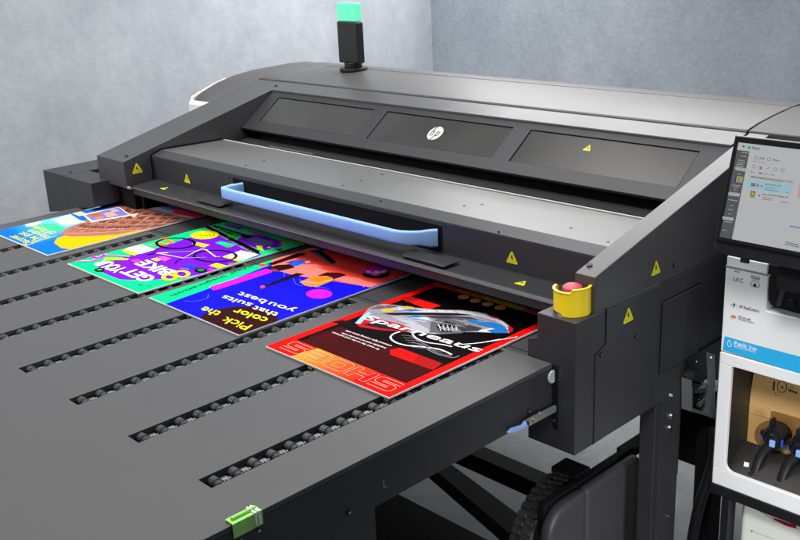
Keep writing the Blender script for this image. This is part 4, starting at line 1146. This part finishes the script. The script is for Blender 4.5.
# black connectors with blue clips
def connector(u, v, label, sc=1.):
    t = thing('ink_connector', label, 'connector', 'black ink connectors with blue clips')
    c_ = Plane((0, CY + .075, 0), (0, -1, 0)).at(u, v); t.location = (0, 0, 0)
    GB = mat('glossy black', (.012, .012, .014), .15)
    m = MB(); m.cyl(c_ + Vector((0, .03, 0)), c_ + Vector((0, -.012, 0)), .034, BLACK, 28, .029); m.cyl(c_ + Vector((0, -.012, 0)), c_ + Vector((0, -.024, 0)), .020, GB, 24, .016)
    m.cyl(c_ + Vector((-.024, -.004, .012)), c_ + Vector((-.024, -.022, .012)), .008, GB, 14); m.box(c_ + Vector((-.012, -.015, .028)), c_ + Vector((-.004, .01, .052)), BLACK)
    m.build('coupling', t, .002)
    h = MB(); pts = [c_ + Vector(p) for p in ((-.006, -.008, -.02), (-.022, -.020, -.05), (-.028, -.034, -.085), (-.030, -.042, -.108))]
    h.tube(spline(pts, 4), .0125, BLACK, 12); e = pts[-1]; h.cyl(e + Vector((0, 0, .01)), e + Vector((0, -.004, -.008)), .016, BLACK, 16)
    h.build('spout', t, .001, True)
    k = MB(); k.box(c_ + Vector((.000, -.032, -.014)), c_ + Vector((.014, -.0255, .004)), BLUEH); k.build('clip', t, .001)
    for qa, qb in (((-.030, -.016, -.012), (-.026, -.0135, .012)), ((.024, -.016, -.014), (.029, -.0135, .006))): MB().box(c_ + Vector(qa), c_ + Vector(qb), mat('deep blue plastic', '#2a4fc0', .35)).build('side_clip', t)
connector(775, 437, 'black ink connector with pale blue clip in front of the carton, fully in view')
connector(801.5, 447, 'black ink connector at the right edge of the photo, cut by the frame')
# jug in the lower bay
jt = thing('waste_jug', 'milky white plastic jug with red stripe under the ink shelf', 'jug')
JP = Plane((0, CY + .04, 0), (0, -1, 0))
j = MB(); j.box((-1.085, CY + .04, -.704), (-.70, CY + .22, -.485), JUG); j.build('jug_body', jt, .016, seg=4)
A = Art(JP); A.crop(700, 440, 5.4); A.lift = .001; A.poly([(320, 385), (390, 410), (480, 440), (540, 470), (540, 490), (400, 440)], LGREY); A.poly([(395, 418), (520, 460), (520, 478), (460, 462), (402, 432)], P('print dark red', '#8a1420')); A.pdisc(280, 491, 6, 6, P('print cyan', '#18a8d8')); A.line([(290, 495), (400, 535)], .001, GPRINT); A.build('jug_marks', jt)

# ================================================================== TOUCH SCREEN
ms = thing('touch_screen', 'black framed touch screen showing a print job list above the ink cabinet', 'monitor')
B0 = Vector((-1.078, 2.0, .316)); T0 = Vector((-1.078, 2.067, .547)); mu = (T0 - B0).normalized(); mn = Vector((0, -mu.z, mu.y)); MP = Plane(B0, mn)
MH = (T0 - B0).length; MW = .40
def mp_(x, s, d=0.): return B0 + Vector((x, 0, 0)) + mu * s + mn * d
m = MB(); m.prism([mp_(0, 0), mp_(MW, 0), mp_(MW, MH), mp_(0, MH)], -mn * .008, mat('screen bezel', (.006, .006, .007), .2)); m.build('glass_front', ms, .003)
m = MB(); 
vs0 = [mp_(0, -.0, -.0085), mp_(MW, 0, -.0085), mp_(MW, MH, -.0085), mp_(0, MH, -.0085)]; vs1 = [mp_(-.012, -.030, -.03), mp_(MW + .01, -.030, -.03), mp_(MW + .01, MH - .004, -.03), mp_(-.012, MH - .004, -.03)]
m = MB(); k0 = m.mi(mat('screen shell', (.022, .022, .024), .45)); a4 = [m.bm.verts.new(p) for p in vs0]; b4 = [m.bm.verts.new(p) for p in vs1]; c4 = [m.bm.verts.new(p - mn * .02) for p in vs1]
m.bm.faces.new(a4); m.bm.faces.new(c4)
for A_, B_ in ((a4, b4), (b4, c4)):
    for jx in range(4): m.bm.faces.new((A_[jx], A_[(jx + 1) % 4], B_[(jx + 1) % 4], B_[jx]))
m.build('back_shell', ms, .002)
MB().box((-.95, 2.06, .21), (-.88, 2.12, .40), BLACK).build('screen_stand', ms)
MB().box(mp_(.055, -.030, -.032), mp_(.075, -.038, -.04), BLACK).build('bottom_button', ms)
def SE(name, c, s=.62): return mat('screen ' + name, (.01, .01, .01), .35, emit=c, estr=s * 1.12, spec=.3)
SG = SE('light', '#c9cacc'); SD = SE('sidebar', '#595b5c', .6); SBt = SE('button', '#b4b5b8'); SC = SE('selected', '#9cc6d2', .7); SX = SE('text', '#55565a'); SGr = SE('green', '#25b03c', .8); SK = SE('dark', '#17171a'); SR = SE('red', '#c83a30'); SPk = SE('pink', '#d8a0a8'); SBl = SE('blue', '#2c78b8'); SYl = SE('yellow', '#d8c828'); SMg = SE('violet', '#7a3a90'); SRow = SE('row', '#b0b2b4')
A = Art(MP); A.lift = .0004
A.crop(720, 130, 7.71)
rx = [(158, 98), (720, 165), (720, 1200), (-200, 800)]
def scr(l): return [A.q(p) for p in l]
TL = MP.at(740.3, 142.6); BLc = MP.at(716.8, 236)
# screen rectangle in panel coordinates
sx0 = (MP.at(740.3, 142.6) - B0).x; stp_ = (MP.at(740.3, 142.6) - B0).dot(mu); sbt = (MP.at(716.8, 236.3) - B0).dot(mu)
def sr(x0_, x1_, s0_, s1_, m): A.poly3([mp_(x0_, s0_, A.lift), mp_(x1_, s0_, A.lift), mp_(x1_, s1_, A.lift), mp_(x0_, s1_, A.lift)], m)
sx0 = .012
sr(sx0, MW - .012, sbt, stp_, SG); top1 = (MP.at(738, 150) - B0).dot(mu)
sr(sx0, sx0 + .030, sbt, top1, SD)
A.poly([(174, 125), (182, 118), (190, 127), (188, 134), (174, 132)], SK); A.pdisc(225, 136, 12, 12, SGr); A.text('Ready', (245, 145), (305, 155), .0058, SX, off=.02)
for cx_, cy_ in ((158, 303), (111, 496)): A.poly([(cx_ - 44, cy_ - 14), (cx_ - 34, cy_ - 19), (cx_ + 40, cy_ - 8), (cx_ + 44, cy_ + 4), (cx_ + 34, cy_ + 18), (cx_ - 38, cy_ + 6)], SBt)
for k, c_ in enumerate((SBl, SMg, SK, SYl, SGr, SPk, SRow, SRow, SGr)):
    A.poly([(104 + k * 9, 350 + k * 1.3), (111 + k * 9, 351 + k * 1.3), (104 + k * 9 - 2, 398 + k * 1.5), (96 + k * 9, 397 + k * 1.5)], c_)
for l, (px, py, w) in enumerate(((165, 172, 60), (160, 200, 44), (140, 232, 50), (134, 248, 60), (128, 262, 50), (125, 276, 60), (138, 338, 22), (92, 424, 66), (104, 440, 40), (108, 462, 20))):
    A.line([(px, py), (px + w, py + w * .13)], .0016, SRow)
for cx_, cy_ in ((276, 215), (379, 225), (262, 280), (313, 290), (425, 303), (485, 310)):
    A.line([(cx_ - 11, cy_ - 11), (cx_ + 12, cy_ - 9), (cx_ + 10, cy_ + 13), (cx_ - 13, cy_ + 11)], .0010, SX, closed=True)
A.pdisc(313, 292, 6, 8, SR); A.line([(360, 302), (385, 285)], .001, SX)
A.text('Job', (302, 222), (342, 228), .0042, SX, off=.02); A.text('History', (408, 236), (455, 243), .0042, SX, off=.02); A.line([(250, 240), (355, 254)], .0008, SBl)
A.text('Queue', (232, 326), (276, 333), .0032, SX); A.text('Active', (292, 334), (326, 339), .0036, SK, off=.03); A.text('Done  Files', (338, 342), (420, 354), .0034, SX)
A.poly([(236, 350), (568, 392), (562, 412), (232, 368)], SRow); A.text('Material loaded and ready to print', (240, 366), (480, 400), .0034, SX, off=.01); A.line([(540, 400), (546, 408), (553, 402)], .0008, SX)
A.poly([(220, 378), (562, 420), (548, 500), (202, 452)], SC)
for k, c_ in enumerate((SBl, SMg, SR, SPk, SBl)): A.poly([(240 + k * 12, 406 + k * 1.6), (250 + k * 12, 408 + k * 1.6), (248 + k * 12, 436 + k), (238 + k * 12, 434 + k)], c_)
A.pdisc(321, 433, 7, 8, SR); A.text('posters batch 2.pdf', (345, 422), (468, 438), .0040, SX, off=.01); A.line([(350, 442), (420, 451)], .0012, SBl); A.line([(340, 458), (455, 474)], .0010, SX); A.line([(505, 480), (540, 486)], .0008, SBl)
A.poly([(238, 470), (274, 474), (264, 524), (230, 518)], SR); A.pdisc(252, 490, 10, 9, SYl); A.poly([(234, 500), (266, 504), (264, 524), (230, 518)], SGr)
A.pdisc(303, 505, 7, 8, SBl); A.text('shop window display v3', (325, 500), (520, 524), .0040, SX, off=.02); A.line([(328, 518), (410, 529)], .0010, SX); A.line([(322, 532), (400, 542)], .0010, SX)
A.poly([(612, 415), (720, 430), (720, 545), (596, 520)], SPk)
A.crop(700, 190, 6.75)
A.line([(605, 243), (675, 258)], .0022, SBl); A.line([(575, 350), (670, 373)], .0016, SX); A.line([(572, 364), (670, 386)], .0016, SX); A.line([(540, 78), (596, 87)], .001, SX)
for px, py, w in ((190, 65, 66), (206, 104, 16), (190, 130, 34), (192, 160, 18), (165, 212, 50), (152, 270, 30)): A.line([(px, py), (px + w, py + w * .14)], .0016, SRow)
A.poly([(192, 18), (270, 28), (262, 46), (190, 36)], SBt); A.poly([(152, 176), (228, 188), (224, 210), (152, 198)], SBt)
A.build('display', ms)

# ================================================================== LIGHT
w = bpy.data.worlds.new('World'); S.world = w; w.use_nodes = True
w.node_tree.nodes['Background'].inputs[0].default_value = (.80, .88, 1.0, 1); w.node_tree.nodes['Background'].inputs[1].default_value = .15


def area(name, loc, target, sx, sy, power, col=(1, 1, 1)):
    l = bpy.data.lights.new(name, 'AREA'); l.shape = 'RECTANGLE'; l.size = sx; l.size_y = sy; l.energy = power; l.color = col
    o = bpy.data.objects.new(name, l); COL.objects.link(o); o.location = loc
    o.rotation_euler = (Vector(target) - Vector(loc)).to_track_quat('-Z', 'Y').to_euler()
    return o


def spread(o, deg): o.data.spread = math.radians(deg); return o


spread(area('softbox_overhead', (-2.7, 1.2, 3.0), (-2.6, 1.4, 0), 3.0, 2.2, 88, (1, .985, .965)), 120)
spread(area('softbox_left', (-4.6, -.6, 1.7), (-3.9, 1.8, 0), 1.3, 1.2, 21, (1, .98, .96)), 75)
spread(area('softbox_back', (-2.0, 4.5, 1.85), (-1.7, 2.4, .2), 4.6, 1.5, 118, (1, .99, .98)), 170)
spread(area('wall_wash', (-3.0, 3.7, 2.4), (-4.4, 4.2, .4), 1.6, .5, 22, (.97, .98, 1)), 110)
spread(area('cabinet_fill', (-.2, .5, 1.7), (-.85, 2.2, -.1), .5, .5, 4.6, (1, .99, .98)), 50)  # added fill, no lamp of the cabinet; brightens its white front
spread(area('floor_fill', (-2.3, 3.85, -.05), (-1.9, 2.5, -.92), 2.2, .2, 14, (.96, .97, 1)), 140)  # added fill hidden behind the printer, brightens the floor underneath
spread(area('low_fill', (.3, 1.3, -.1), (-1.6, 2.1, -.8), .4, .4, 3, (.96, .97, 1)), 60)  # added low fill out of view, lifts the wheel and floor area

S.render.engine = 'CYCLES'
S.view_settings.view_transform = 'Standard'; S.view_settings.look = 'None'; S.view_settings.exposure = 0; S.view_settings.gamma = 1
